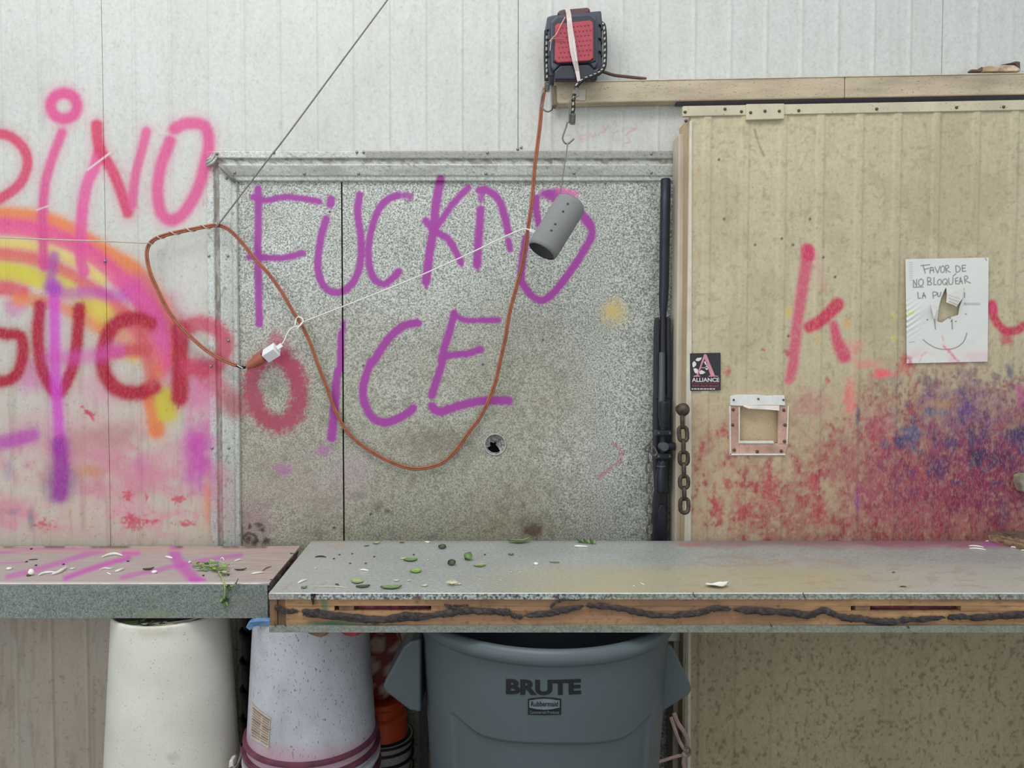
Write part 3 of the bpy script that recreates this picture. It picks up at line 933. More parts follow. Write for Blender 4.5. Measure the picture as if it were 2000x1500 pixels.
MB().tube([at(428, 322, 2.062), at(440, 334, 2.064), at(452, 346, 2.072), at(460, 356, 2.08)], 0.005, 8).build('caulk_bead', plain('old_caulk', (140, 136, 130), .7), t2, smooth=True)
mb = MB()
for k, (a, b) in enumerate([((402, 320), (420, 300)), ((404, 324), (424, 306)), ((404, 312), (414, 302))]):
    mb.tube([at(a[0], a[1], 2.062), at((a[0] + b[0]) / 2 + 2, (a[1] + b[1]) / 2 + 3, 2.052), at(b[0], b[1], 2.064)], [.003, .005, .003], 6)
mb.build('bent_corner', M_frame2, t2, smooth=True)
# sill behind the bench that carries the rifle
struct(MB().box(0.40, 0.556, 1.985, 2.112, 0.60, 0.66).build('trim_3', M_frame2, bevel=.003), 'galvanised sill at the foot of the blocked doorway')

# ------------------------------------------------------------------ sliding door
xd = X(1345, YD, 640)
dt0, dt1 = at(1345, 226, YD).z, at(2000, 214, YD).z
xdr = X(2000, YD, 214)
ztopd = lambda x: dt0 + (x - xd) * (dt1 - dt0) / (xdr - xd)
ND = 1.53
d2 = MB().hexa([(xd, YD + .012, 0.03), (ND, YD + .012, 0.03), (ND, YDB, 0.03), (xd, YDB, 0.03),
                (xd, YD + .012, ztopd(xd)), (ND, YD + .012, ztopd(ND)), (ND, YDB, ztopd(ND)), (xd, YDB, ztopd(xd))]).build('door_2', M_beige)
struct(d2, 'beige ribbed sliding cooler door daubed with pink and purple paint')
SD = YD / F
rib_x = [X(p, YD, 330) for p in (1381, 1455, 1528, 1602, 1678, 1752, 1828, 1905, 1980, 2056)]
def dribs(x, z):
    d = np.zeros_like(x)
    for r in rib_x:
        u = abs(x - r)
        d += 0.0030 * (1 - ss(0.0075, 0.0125, u))
    return d
rec = at(1444, 795, YD), at(1520, 865, YD)
sd = Surf(wallgrid(xd, ND, 0.03, 1.9, YD, 0.0028, dribs, ztopd))
paint_door(sd)
cx = (sd.P[:-1, :-1] + sd.P[1:, 1:]) / 2
msk = ~((cx[..., 0] > rec[0].x) & (cx[..., 0] < rec[1].x) & (cx[..., 2] < rec[0].z) & (cx[..., 2] > rec[1].z))
surf_obj('door_sheet', [sd], M_door, d2, masks=[msk], skirt=(0, .012, 0))
# left edge: pale bead on the corner, gasket behind
MB().hexa([*[tuple(at(a, b, YD - .004)) for a, b in ((1343, 1500), (1349, 1500))], (X(1349, YD, 700), YD + .01, 0.03), (X(1341, YD, 700), YD + .01, 0.03),
           *[tuple(at(a, b, YD - .004)) for a, b in ((1347, 236), (1352, 236))], (X(1352, YD, 236), YD + .01, at(1350, 236, YD).z), (X(1347, YD, 236), YD + .01, at(1350, 236, YD).z)]) \
    .build('edge_bead', plain('pale_bead', (206, 198, 180), .6, var=.1, scale=20), d2, bevel=.001)
MB().box(xd - .016, xd + .002, YD + .055, YDB + .006, 0.03, ztopd(xd) - .03).build('gasket', M_gasket, d2, bevel=.004)
MB().box(xd - .003, xd + .003, YD + .004, YD + .05, 0.03, ztopd(xd) - .008).build('edge_strip', M_beige, d2, bevel=.002)
# top strip, hanger plate and screws
def top_strip(pa, pb, y0a, y1a, y0b, y1b, Y, name):
    fr = [at(pa, y1a, Y), at(pb, y1b, Y), at(pb, y0b, Y), at(pa, y0a, Y)]
    return MB().prism(fr, [Vector((p.x, Y + .012, p.z)) for p in fr]).build(name, plain('door_top_strip', (198, 190, 165), .6, 0, .08, 12, speck=.3, speck_c=(110, 95, 70)), d2, bevel=.0015)
top_strip(1334, 2030, 207, 227, 194.5, 214, YD - .006, 'top_strip')
top_strip(1458, 1532, 203, 234, 202, 232, YD - .012, 'hanger_plate')
screws(d2, [(1338, 219), (1340, 236), (1416, 213), (1448, 218), (1560, 216), (1712, 213), (1868, 210), (1960, 209)], YD - .006, M_rustscrew)
screws(d2, [(1466, 220), (1494, 217), (1522, 217)], YD - .012, M_rustscrew)
# recessed pull
mb = MB()
a, b = rec
yb = YD + .045
mb.add([(a.x, YD, a.z), (b.x, YD, a.z), (b.x, YD, b.z), (a.x, YD, b.z), (a.x, yb, a.z), (b.x, yb, a.z), (b.x, yb, b.z), (a.x, yb, b.z)],
       [(0, 4, 5, 1), (1, 5, 6, 2), (2, 6, 7, 3), (3, 7, 4, 0), (4, 7, 6, 5)])
mb.build('pull_recess', plain('recess_beige', (166, 152, 128), .6, 0, .15, 20, speck=.4), d2)
pl = MB()
Yp = YD - .004
for q in ([(1426, 792), (1444, 792), (1444, 888), (1426, 888)], [(1520, 792), (1539, 792), (1540, 868), (1520, 868)], [(1444, 866), (1540, 866), (1534, 887), (1444, 887)]):
    pl.pprism(q, Yp, YD + .004)
pf = pl.build('pull_frame', plain('pull_frame_beige', (192, 154, 138), .6, 0, .22, 22, speck=.6, speck_c=(170, 60, 70)), d2, bevel=.001)
ed = MB()
for q in ([(1425, 793), (1427, 793), (1428, 888), (1426, 888)], [(1539, 793), (1541, 793), (1538, 868), (1536, 868)], [(1426, 886), (1534, 886), (1534, 889), (1426, 889)], [(1443, 795), (1445, 795), (1445, 866), (1443, 866)],
          [(1445, 861), (1510, 861), (1512, 866), (1445, 866)]):
    ed.pprism(q, Yp - .002, YD)
ed.build('pull_edge', plain('chipped_white_edge', (222, 214, 204), .6), d2)
up = MB().pprism([(1427, 774), (1440, 771), (1480, 771), (1500, 773), (1532, 772), (1534, 792), (1500, 791), (1450, 793), (1427, 792)], YD - .008, YD)
up.build('top_plate', M_plate, d2, bevel=.001)
fl = MB()
fp = [(1452, 794), (1462, 798), (1480, 799), (1500, 800), (1522, 802)]
for i in range(len(fp) - 1):
    p, q = at(*fp[i], YD - .016), at(*fp[i + 1], YD - .016)
    p2, q2 = at(fp[i][0], 791, YD - .006), at(fp[i + 1][0], 791, YD - .006)
    fl.prism([p, q, q2, p2], [v + Vector((0, .002, .001)) for v in (p, q, q2, p2)])
fl.build('bent_flap', plain('bent_white_sheet', (214, 206, 196), .5), d2)
screws(d2, [(1433, 781), (1481, 779), (1530, 781)], YD - .008, M_rustscrew, .7)
screws(d2, [(1432, 800), (1431, 830), (1434, 879), (1479, 882), (1526, 881), (1531, 801), (1533, 830), (1532, 862)], Yp, M_rustscrew, 1.1)
# weathered bracket that just enters the frame on the right
mb = MB().pprism([(1994, 930), (2004, 926), (2030, 926), (2030, 962), (2000, 962), (1993, 944)], YD - .03, YD)
mb.build('latch_bracket', plain('weathered_bracket', (150, 142, 124), .7, 0, .3, 40), d2, bevel=.004)

# ------------------------------------------------------------------ door rail
rail = empty('door_rail', (at(1500, 205, 2.05).x, 2.05, at(1500, 205, 2.05).z))
tag(rail, 'stained beige beam track running above the sliding door', 'rail')
YRF = 2.04
def railseg(pa, pb, t0a, t1a, t0b, t1b, Y0, Y1, name, mat, bev=.003):
    fr = [at(pa, t1a, Y0), at(pb, t1b, Y0), at(pb, t0b, Y0), at(pa, t0a, Y0)]
    return MB().prism(fr, [Vector((p.x, Y1, p.z)) for p in fr]).build(name, mat, rail, bevel=bev)
def ry(px_, a, b): return a + (b - a) * (px_ - 1083) / (2000 - 1083)
def rs(pa, pb, A, B, Y0, Y1, name, mat, bev=.003):
    return railseg(pa, pb, ry(pa, *A), ry(pa, *B), ry(pb, *A), ry(pb, *B), Y0, Y1, name, mat, bev)
rs(1083, 1650, (160, 143), (202, 184), YRF, 2.075, 'beam', M_rail)
rs(1651, 2060, (160, 143), (202, 184), YRF, 2.075, 'beam', M_rail)
rs(1322, 2060, (202, 184), (207, 189), YRF + .006, 2.07, 'track', M_track, .001)
mb = MB().pprism([(1080, 168), (1086, 166), (1088, 206), (1082, 204)], YRF - .004, YRF + .03)
mb.build('end_cap', plain('end_cap_brown', (120, 104, 88), .7, 0, .2, 20), rail, bevel=.002)
rs(1083, 2060, (159, 142), (160.5, 143.5), YRF - .002, YRF + .01, 'top_edge', plain('pale_edge', (206, 196, 178), .6), 0)

# ================================================================== BENCHES
def ztabgrid(corners, z, nx, ny):
    (ax, ay), (bx, by), (cx_, cy), (dx, dy) = corners    # front-left, front-right, back-right, back-left
    u, v = np.meshgrid(np.linspace(0, 1, nx), np.linspace(0, 1, ny), indexing='ij')
    P = np.zeros((nx, ny, 3))
    P[..., 0] = (ax * (1 - u) + bx * u) * (1 - v) + (dx * (1 - u) + cx_ * u) * v
    P[..., 1] = (ay * (1 - u) + by * u) * (1 - v) + (dy * (1 - u) + cy * u) * v
    P[..., 2] = z
    return P
# --- right bench
bfl, bbl = on_z(525, 1158.5, zR), on_z(607, 1058, zR)
XE = 1.56
right = empty('workbench', (0.5, (YR0 + YR1) / 2, 0))
tag(right, 'long galvanised bench of insulated panel with split wooden front edge', 'bench')
sr = Surf(ztabgrid([(bfl.x, YR0), (XE, YR0), (XE, YR1), (bbl.x, YR1)], zR, 620, 140))
x, y = sr.px, sr.py
sr.over(ss(1086, 1125, y + 14 * (fbm(x / 90, y / 12, 2) - .5)) * ss(820, 1200, x) * (1 - ss(1560, 1900, x) * .75) * (.45 + .5 * fbm(x / 60, y / 8, 4)), (178, 166, 128))
sr.over(ss(800, 640, x) * .3 * (1 - ss(1060, 1100, y) * 0), (176, 170, 166))
sr.over(ss(1560, 1900, x) * ss(1085, 1120, y) * .5, (188, 184, 170))
sr.over((1 - ss(1058, 1076, y + 16 * (fbm(x / 50, y / 10, 5) - .5))) * ss(1240, 1420, x) * .7, (132, 84, 92))
sr.over((1 - ss(1058, 1078, y + 18 * (fbm(x / 40, y / 8, 6) - .5))) * ss(1480, 1800, x) * (.35 + .5 * fbm(x / 60, y / 9, 2)), (158, 70, 104))
sr.blob(1940, 1062, 30, 7, (168, 70, 160), .8, .4, 10)
sr.blob(1350, 1064, 36, 5, (168, 84, 92), .6, .8, 10)
sr.over(ss(.58, .72, fbm(x / 26, y / 5, 3)) * ss(1100, 1500, x) * .28, (140, 116, 106))
sr.stroke([(1368, 1090), (1420, 1087), (1460, 1091), (1478, 1098), (1440, 1105), (1390, 1104), (1366, 1094)], 5, (160, 136, 122), .45, 2.5, 2)
sr.stroke([(1500, 1104), (1560, 1093), (1620, 1096), (1680, 1110)], 6, (160, 136, 116), .4, 3, 2)
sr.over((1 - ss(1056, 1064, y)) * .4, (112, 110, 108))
sr.blob(660, 1066, 30, 8, (166, 150, 136), .6, .5, 10)
for q in [(1745, 1119, 5, 1.3), (1763, 1147, 8, 1.4), (540, 1170, 5, 3)]:
    pass
sr.stroke([(612, 1152), (620, 1146), (634, 1140)], 3, (150, 136, 132), .6, 1.5)
sr.stroke([(553, 1152), (560, 1146), (570, 1138)], 4, (160, 124, 132), .5, 2)
hbot = at(930, 1235, YR0).z
surf_obj('metal_top', [sr], M_bench, right, skirt=(0, 0, -.004))
zl1, zl2 = Z(1170.5, YR0), Z(1222, YR0)
def frontstrip(za, zb, Y, step, paintf=None, x0=None, x1=XE):
    s = Surf(wallgrid(x0 if x0 is not None else bfl.x, x1, zb, za, Y, step, lambda x, z: 0.0012 * (fbm(x * 25 + 40, z * 60, 3) - .5)))
    if paintf: paintf(s)
    return s
def p_lip(s):
    s.over(ss(1140, 1240, s.px) * .5 + .08, (138, 140, 122))
    s.over((1 - ss(560, 612, s.px)) * .7, (150, 146, 138))
    s.over(ss(.60, .7, fbm(s.px / 12, s.py / 5, 4)) * ss(900, 1400, s.px) * .5, (92, 98, 74))
    s.blob(818, 1166, 12, 6, (96, 66, 56), .95, .8, 5)
surf_obj('front_lip', [frontstrip(zR - .0012, zl1, YR0 - .001, .0022, p_lip)], M_lip, right, skirt=(0, .012, 0))
MB().tube([(bfl.x + .001 + (XE - bfl.x) * t, YR0 + .0004, zR - .0008) for t in np.linspace(0, 1, 40)], .0014, 8).build('rolled_edge', M_bright, right, smooth=True)
def p_low(s):
    s.over(.3 + 0 * s.px, (150, 150, 134))
    s.over(ss(1000, 1700, s.px) * .3, (128, 130, 110))
    s.over(ss(.6, .72, fbm(s.px / 9, s.py / 5, 6)) * .5, (104, 92, 66))
surf_obj('lower_lip', [frontstrip(zl2, hbot, YR0 - .001, .0025, p_low)], M_front, right, skirt=(0, .03, 0))
# wooden edge boards, with the slots where the core is gone
def p_wood(s):
    x, y = s.px, s.py
    s.over(ss(700, 900, x) * (1 - ss(1500, 1640, x)) * .5, (140, 104, 82))
    s.over(ss(.55, .75, fbm(x / 50, y / 6, 3)) * .4, (116, 82, 62))
    s.blob(634, 1185, 9, 26, (66, 116, 88), .75, .5, 8)
    s.blob(650, 1219, 60, 7, (44, 96, 76), .9, .8, 8)
    s.blob(690, 1214, 44, 5, (86, 124, 92), .5, .8, 8)
    s.over(ss(.66, .75, fbm(x / 8, y / 8, 5)) * .4, (84, 62, 50))
    for q in [(640, 1168), (815, 1176), (912, 1216), (930, 1150), (1520, 1184)]:
        s.blob(q[0], q[1], 5, 4, (96, 66, 46), .7, .5, 4)
zA, zB = Z(1184.5, YR0), Z(1195, YR0)
xw = X(556, YR0, 1190)
sl = [(X(652, YR0, 1190), X(842, YR0, 1190)), (X(1664, YR0, 1190), X(1880, YR0, 1190))]
surf_obj('edge_board', [frontstrip(zl1, zA, YR0 + .004, .003, p_wood, xw)], M_wood, right, skirt=(0, .03, 0))
surf_obj('edge_board', [frontstrip(zB, zl2, YR0 + .006, .003, p_wood, xw)], M_wood, right, skirt=(0, .03, 0))
prev = xw
for (a, b) in sl + [(XE, XE)]:
    if a - prev > .01:
        surf_obj('filler_strip', [frontstrip(zA, zB, YR0 + .005, .003, p_wood, prev, a)], M_wood, right, skirt=(0, .03, 0))
    prev = b
MB().box(bfl.x + .001, X(541, YR0, 1190), YR0 + .002, YR0 + .04, zl2, zl1).build('end_block', M_woodd, right, bevel=.001)
MB().box(X(541.8, YR0, 1190), X(556, YR0, 1190), YR0 + .004, YR0 + .04, zl2, zl1).build('end_block', M_woodd, right, bevel=.001)
# purple stained insides of the slots
for (a, b) in sl:
    mb = MB()
    for k in range(7):
        zz = zA + (zB - zA) * (k + .5) / 9
        mb.tube([(a + (b - a) * t, YR0 + .014 + .006 * random.random(), zz + .0015 * math.sin(9 * t + k)) for t in np.linspace(.03, .97, 12)], .002 + .001 * random.random(), 5)
    mb.build('core_fibres', plain('purple_core', (112, 48, 66), .8, 0, .5, 60), right, smooth=True)
    MB().box(a + .01, a + .04, YR0 + .006, YR0 + .03, zB, zA).build('core_block', M_woodd, right)
# core body behind, so that the bench is solid
yb_ = lambda v: YR0 + .034
MB().hexa([(bfl.x + .004, YR0 + .03, hbot + .002), (XE, YR0 + .03, hbot + .002), (XE, YR1, hbot + .002), (bbl.x + .002, YR1, hbot + .002),
           (bfl.x + .004, YR0 + .03, zR - .004), (XE, YR0 + .03, zR - .004), (XE, YR1, zR - .004), (bbl.x + .002, YR1, zR - .004)]).build('core', M_dark, right)
# dark caulk bead wandering along the wooden edge
def bead(pts, rad, name='caulk_bead', rz=1.0, Y=YR0 + .001):
    p = catmull(np.array([(a, b) for a, b in pts], float), 7)
    path, rr = [], []
    for i, (a, b) in enumerate(p):
        path.append(at(a, b + 1.5 * (random.random() - .5), Y + .001 * random.random()))
        e = min(1, i / 3, (len(p) - 1 - i) / 3)
        rr.append((rad * (0.75 + .5 * random.random())) * (0.3 + .7 * e))
    mb = MB().tube(path, rr, 9, flat=.55)
    mb.v = [(a_ + .0022 * (random.random() - .5), b_ - .002 * random.random(), c_ + .0024 * (random.random() - .5)) for a_, b_, c_ in mb.v]
    mb.build(name, M_foam, right, smooth=False)
bead([(538, 1182), (546, 1190), (560, 1194), (582, 1194)], .0055)
bead([(590, 1193), (620, 1197), (660, 1202), (708, 1207), (756, 1209), (796, 1201), (820, 1204), (860, 1200), (900, 1194), (940, 1193), (980, 1195), (998, 1197)], .0068)
bead([(592, 1200), (640, 1204), (700, 1210), (750, 1212), (790, 1208), (830, 1208)], .005)
bead([(868, 1181), (884, 1187), (902, 1192)], .004)
bead([(886, 1182), (900, 1183), (914, 1181)], .0018)
bead([(996, 1200), (1010, 1205), (1021, 1203)], .0045)
bead([(1024, 1202), (1060, 1199), (1100, 1192), (1138, 1184)], .006)
bead([(1145, 1183), (1180, 1184), (1220, 1190), (1260, 1198), (1300, 1203), (1340, 1200), (1372, 1195), (1394, 1188), (1428, 1190)], .0058)
bead([(1432, 1190), (1480, 1193), (1540, 1196), (1580, 1202), (1608, 1192), (1640, 1204), (1680, 1209), (1728, 1214), (1780, 1210), (1846, 1206)], .0066)
bead([(1850, 1207), (1868, 1204), (1900, 1206), (1950, 1203), (2000, 1200), (2020, 1200)], .0066)
bead([(1076, 1188), (1080, 1180), (1100, 1172), (1134, 1170)], .0025)
# staples / nails and the little split
mb = MB()
for a, b in [(611, 1168), (1355, 1161), (1570, 1162), (1090, 1166), (1952, 1166), (1505, 1219), (1773, 1222), (536, 1218), (556, 1218)]:
    mb.tube([at(a - 1.5, b - 4, YR0 - .002), at(a, b, YR0 - .005), at(a + 2.5, b + 5, YR0 - .002)], .0011, 5)
mb.build('staple', M_rustscrew, right)['kind'] = 'stuff'
MB().pprism([(607, 1160), (616, 1160), (613, 1170), (611, 1183), (608, 1170)], YR0 - .003, YR0 + .006).build('split', M_dark, right)

# --- left bench
lfr, lbr = on_z(524, 1141, zL), on_z(583, 1070, zL)
left = empty('workbench', (-.8, (YL0 + YL1) / 2, 0))
tag(left, 'shorter left bench with sheet metal front and worn pinkish purple-sprayed top', 'bench')
XL = -1.6
sl_ = Surf(ztabgrid([(XL, YL0), (lfr.x, YL0), (lbr.x, YL1), (XL, YL1)], zL, 420, 110))
x, y = sl_.px, sl_.py
sl_.over((1 - ss(420, 520, x)) * .4 * ss(1072, 1090, y), (170, 166, 166))
PT = (190, 74, 174)
def zt1(p): return [(a * .15, 1050 + b * .15) for a, b in p]
def zt2(p): return [(280 + a * .17, 1050 + b * .17) for a, b in p]
sl_.stroke(zt1([(-60, 190), (100, 185), (300, 160), (700, 150), (1300, 160)]), 7, PT, .6, 3, 1)
sl_.stroke(zt1([(-60, 330), (200, 330), (330, 320)]), 3.5, PT, .45, 2)
sl_.stroke(zt1([(100, 510), (400, 440), (800, 320), (1150, 210), (1350, 170)]), 11, PT, .6, 4, 1)
sl_.stroke(zt1([(850, 530), (1200, 400), (1500, 310), (1680, 265)]), 10, PT, .8, 4, 1)
sl_.stroke(zt1([(1610, 200), (1800, 198)]), 9, (206, 80, 180), .8, 4)
sl_.stroke(zt1([(1590, 520), (1900, 450)]) + zt2([(60, 400), (250, 350), (420, 320), (700, 260), (1120, 200)]), 9, PT, .6, 3.5, 1)
sl_.stroke(zt2([(370, 120), (360, 180), (390, 260), (480, 370), (600, 490)]), 22, PT, .75, 7, 1)
sl_.stroke(zt2([(540, 480), (700, 480)]), 7, PT, .75, 4, 1)
sl_.over((1 - ss(1069, 1074, y)) * ss(.45, .6, fbm(x / 40, y * 0 + 3, 4)) * .75, (96, 78, 70))
sl_.over(ss(1069, 1074, y) * (1 - ss(1076, 1080, y)) * .5, (194, 158, 144))
sl_.over(ss(1134, 1139, y) * .55, (214, 200, 198))
surf_obj('bench_top', [sl_], M_veneer, left, skirt=(0, 0, -.005))
MB().tube([(XL + (lfr.x - XL) * t, YL0 + .0002, zL - .001) for t in np.linspace(0, 1, 30)], .0015, 8).build('rolled_edge', M_bright, left, smooth=True)
zlb = Z(1207, YL0)
def p_lf(s):
    s.over(ss(.6, .72, fbm(s.px / 30, s.py / 8, 4)) * .35, (124, 122, 106))
    s.blob(300, 1200, 50, 8, (124, 130, 92), .5, 1, 10)
    s.blob(480, 1180, 60, 30, (120, 118, 112), .3, 1, 10)
    s.blob(420, 1156, 3, 2, (30, 30, 30), 1, .1)
surf_obj('metal_front', [frontstrip(zL - .004, zlb, YL0 - .001, .003, p_lf, XL, lfr.x - .004)], M_front, left, skirt=(0, .01, 0))
MB().hexa([(XL, YL0 + .008, zlb), (lfr.x - .006, YL0 + .008, zlb), (lbr.x - .008, YL1, zlb), (XL, YL1, zlb),
           (XL, YL0 + .008, zL - .005), (lfr.x - .006, YL0 + .008, zL - .005), (lbr.x - .008, YL1, zL - .005), (XL, YL1, zL - .005)]).build('core', M_woodd, left)
mb = MB()
pa, pb = Vector((lfr.x - .002, YL0 + .004, zL - .012)), Vector((lbr.x - .006, YL1 - .03, zL - .01))
path = [pa.lerp(pb, t) + Vector((.002 * random.random(), 0, .006 * (random.random() - .5))) for t in np.linspace(0, 1, 26)]
mb.tube(path, [.005 + .006 * random.random() for _ in path], 7)
path = [pa + Vector((.001, .0, -.0)) + Vector((0, .002 * random.random(), -t)) for t in np.linspace(0, zL - zlb - .016, 16)]
mb.tube(path, [.003 + .003 * random.random() for _ in path], 6)
mb.build('foam_core_edge', M_foam, left, smooth=True)

# legs (out of view, they carry the benches)
for (lx, ly, zt_, par) in [(-.137, 1.90, hbot, right), (1.52, YR0 + .08, hbot, right), (1.52, YR1 - .06, hbot, right), (-1.5, YL0 + .05, zlb, left), (-1.5, YL1 - .05, zlb, left), (-.98, YL1 - .05, zlb, left)]:
    MB().box(lx - .012, lx + .012, ly - .012, ly + .012, 0, zt_).build('leg', M_blackb, par)

# ================================================================== BIN
CX, CY, RIMZ = X(1061, 1.75, 1290), 1.752, None
rimy = CY - .305
RIMZ = Z(1268, rimy + .012)
bin_ = empty('trash_bin', (CX, CY, 0))
tag(bin_, 'large round grey plastic bin with black lettering under the long bench', 'bin')
na, H0 = 360, RIMZ - .034
rowsz = np.concatenate([[0.0, .02], np.linspace(.05, H0 - .003, 230)])
P = np.zeros((na + 1, len(rowsz), 3))
th = np.linspace(-PI, PI, na + 1) - PI / 2          # -pi/2 faces the camera
TH_, ZZ = np.meshgrid(th, rowsz, indexing='ij')
R = .245 + (.292 - .245) * (ZZ / H0)
da = (TH_ + PI / 2)
pxl = (lambda a: CX + .3 * np.sin(a))
# panel outline: wavy top as in the photo
t = np.clip(da / .86, -1.2, 1.2)
ztop_ = Z(1458, 1.47) + .017 * ss(.62, 1.0, abs(t)) + .004 * np.cos(t * 5.0) - .003 * t
inside = (1 - ss(.845, .872, abs(da))) * (1 - ss(-.003, .003, ZZ - ztop_))
R = R - .006 * inside
P[..., 0] = CX + R * np.cos(TH_)
P[..., 1] = CY + R * np.sin(TH_)
P[..., 2] = ZZ
sb = Surf(P)
body = surf_obj('body', [sb], M_can, bin_)
# rolled rim and inside
pr = [(.290, H0 - .004), (.299, H0), (.304, H0 + .005), (.3055, H0 + .014), (.304, H0 + .024), (.299, H0 + .032), (.291, H0 + .034), (.284, H0 + .031), (.281, H0 + .02), (.272, H0 - .05), (.24, .02), (.001, .015)]
MB().lathe(pr, (CX, CY, 0), 128).build('rim', M_can, bin_, smooth=True)
def wing(pts, Y, sgn):
    mb = MB()
    fr = [at(a, b, Y) for a, b in pts]
    bk = [Vector((p.x - sgn * .006, Y + .16, p.z)) for p in fr]
    if sgn > 0: pass
    ar = sum(fr[i].x * fr[(i + 1) % len(fr)].z - fr[(i + 1) % len(fr)].x * fr[i].z for i in range(len(fr)))
    if ar < 0: fr.reverse(); bk.reverse()
    mb.prism(fr, bk)
    return mb.build('handle', M_can, bin_, bevel=.006, segs=3)
wing([(822, 1248), (800, 1252), (788, 1264), (752, 1330), (748, 1342), (753, 1352), (800, 1388), (822, 1392)], 1.66, -1)
wing([(1290, 1262), (1308, 1256), (1318, 1270), (1348, 1334), (1352, 1348), (1346, 1358), (1312, 1380), (1290, 1394)], 1.66, 1)

def text_2d(body, offset=0.0, font_res=4):
    cu = bpy.data.curves.new('lettering', 'FONT')
    cu.body = body
    cu.size = 1.0
    cu.offset = offset
    cu.resolution_u = font_res
    o = bpy.data.objects.new('lettering', cu)
    COL.objects.link(o)
    dg = bpy.context.evaluated_depsgraph_get()
    me = bpy.data.meshes.new_from_object(o.evaluated_get(dg))
    v = np.array([tuple(q.co) for q in me.vertices])
    f = [tuple(p.vertices) for p in me.polygons]
    bpy.data.objects.remove(o)
    bpy.data.curves.remove(cu)
    bpy.data.meshes.remove(me)
    mn, mx = v.min(0), v.max(0)
    v = (v - mn) / np.maximum(mx - mn, 1e-9)
    return v[:, :2], f
def bin_pt(px_, py_, off=.0012):
    """point of the photo carried on to the bin's front wall"""
    Y = CY - .29
    for _ in range(6):
        p = at(px_, py_, Y)
        r = .245 + (.292 - .245) * (p.z / H0) + off
        Y = CY - math.sqrt(max(r * r - (p.x - CX) ** 2, 1e-6))
    return at(px_, py_, Y)
def bin_text(body, x0, x1, y0, y1, name, mat, parent, offset=0, bow=0, off=.0012):
    v, f = text_2d(body, offset)
    mb = MB()
    pts = []
    for a, b in v:
        px_ = x0 + (x1 - x0) * a
        py_ = y1 + (y0 - y1) * b + bow * (1 - (2 * a - 1) ** 2)
        pts.append(bin_pt(px_, py_, off))
    mb.add(pts, f)
    return mb.build(name, mat, parent)
lt = bin_text('BRUTE', 988, 1135, 1326, 1356, 'lettering', M_print, bin_, offset=.045, bow=2)
# emblem under it
mb = MB()
fr_ = [(1031, 1365), (1046, 1363), (1063, 1362), (1080, 1363), (1096, 1365), (1096, 1396), (1063, 1397), (1031, 1396)]
mb.add([bin_pt(a, b) for a, b in fr_], [tuple(range(len(fr_)))[::-1]])
mb.build('emblem', M_print, bin_)
mb = MB()
inn = [(1034, 1368), (1048, 1366), (1063, 1365), (1079, 1366), (1093, 1368), (1093, 1382), (1079, 1385), (1063, 1386), (1048, 1385), (1034, 1382)]
mb.add([bin_pt(a, b, .002) for a, b in inn], [tuple(range(len(inn)))[::-1]])
mb.build('emblem_field', M_printg, bin_)
bin_text('Rubbermaid', 1037, 1090, 1370, 1380, 'emblem_lettering', M_print, bin_, offset=.012, off=.003)
bin_text('Commercial Products', 1035, 1092, 1388, 1394, 'emblem_lettering', M_printg, bin_, off=.003)

# ================================================================== BUCKETS
def bucket_bm(cx_, cy, ztop, h=.37, r0=.136, r1=.158, rings=(.300,), brim=True, painter=None, n=72):
    """upside-down bucket: recessed bottom on top, ribs and brim low"""
    pr = [(.001, ztop - .006), (r0 - .010, ztop - .006), (r0 - .007, ztop - .003), (r0 - .005, ztop), (r0 - .001, ztop - .001), (r0 + .0005, ztop - .006)]
    for k in range(1, 25):
        t = k / 24
        pr.append((r0 + (r1 - r0) * t, ztop - h * t))
    pr += [(r1 - .003, ztop - h), (r1 - .004, ztop - h + .02), (r0 - .003, ztop - .03)]
    return pr
def revolve(pr, cx_, cy, n=72):
    a = np.linspace(0, 2 * PI, n + 1)
    pr = np.array(pr)
    P = np.zeros((n + 1, len(pr), 3))
    P[..., 0] = cx_ + pr[None, :, 0] * np.cos(a)[:, None]
    P[..., 1] = cy + pr[None, :, 0] * np.sin(a)[:, None]
    P[..., 2] = pr[None, :, 1]
    return Surf(P)
def ring(cx_, cy, z, r, hh=.006, out=.006):
    return MB().lathe([(r - .001, z - hh), (r + out, z - hh), (r + out + .001, z), (r + out, z + hh), (r - .001, z + hh)], (cx_, cy, 0), 64)
HB = .405
# ivory bucket, left
bx, by = X(337, 1.825, 1350), 1.825
bz = Z(1224, 1.825 - .134)
b1 = empty('bucket', (bx, by, bz - HB))
tag(b1, 'ivory upturned bucket under the left bench, leaf scraps on its base', 'bucket', 'upturned buckets under the benches')
s = revolve(bucket_bm(bx, by, bz, h=HB, r1=.160), bx, by)
s.stroke([(222, 1462), (260, 1474), (310, 1480), (370, 1476), (430, 1456)], 2, (150, 142, 128), .6, 1)
s.blob(300, 1232, 60, 16, (160, 146, 116), .35, 1, 12)
surf_obj('shell', [s], M_bucket, b1)
ring(bx, by, bz - HB + .006, .158).build('brim', M_bucketp, b1, smooth=True, auto=40)
mb = MB().tube([at(461, 1468, 1.79), at(464, 1480, 1.77), at(461, 1492, 1.75), at(450, 1500, 1.73), at(436, 1506, 1.71)], .0025, 6)
mb.build('bail_handle', M_silver, b1, smooth=True)
mb = MB().pprism([(447, 1486), (455, 1484), (456, 1502), (446, 1503)], 1.735, 1.76)
mb.build('handle_ear', M_bucketp, b1, bevel=.003)
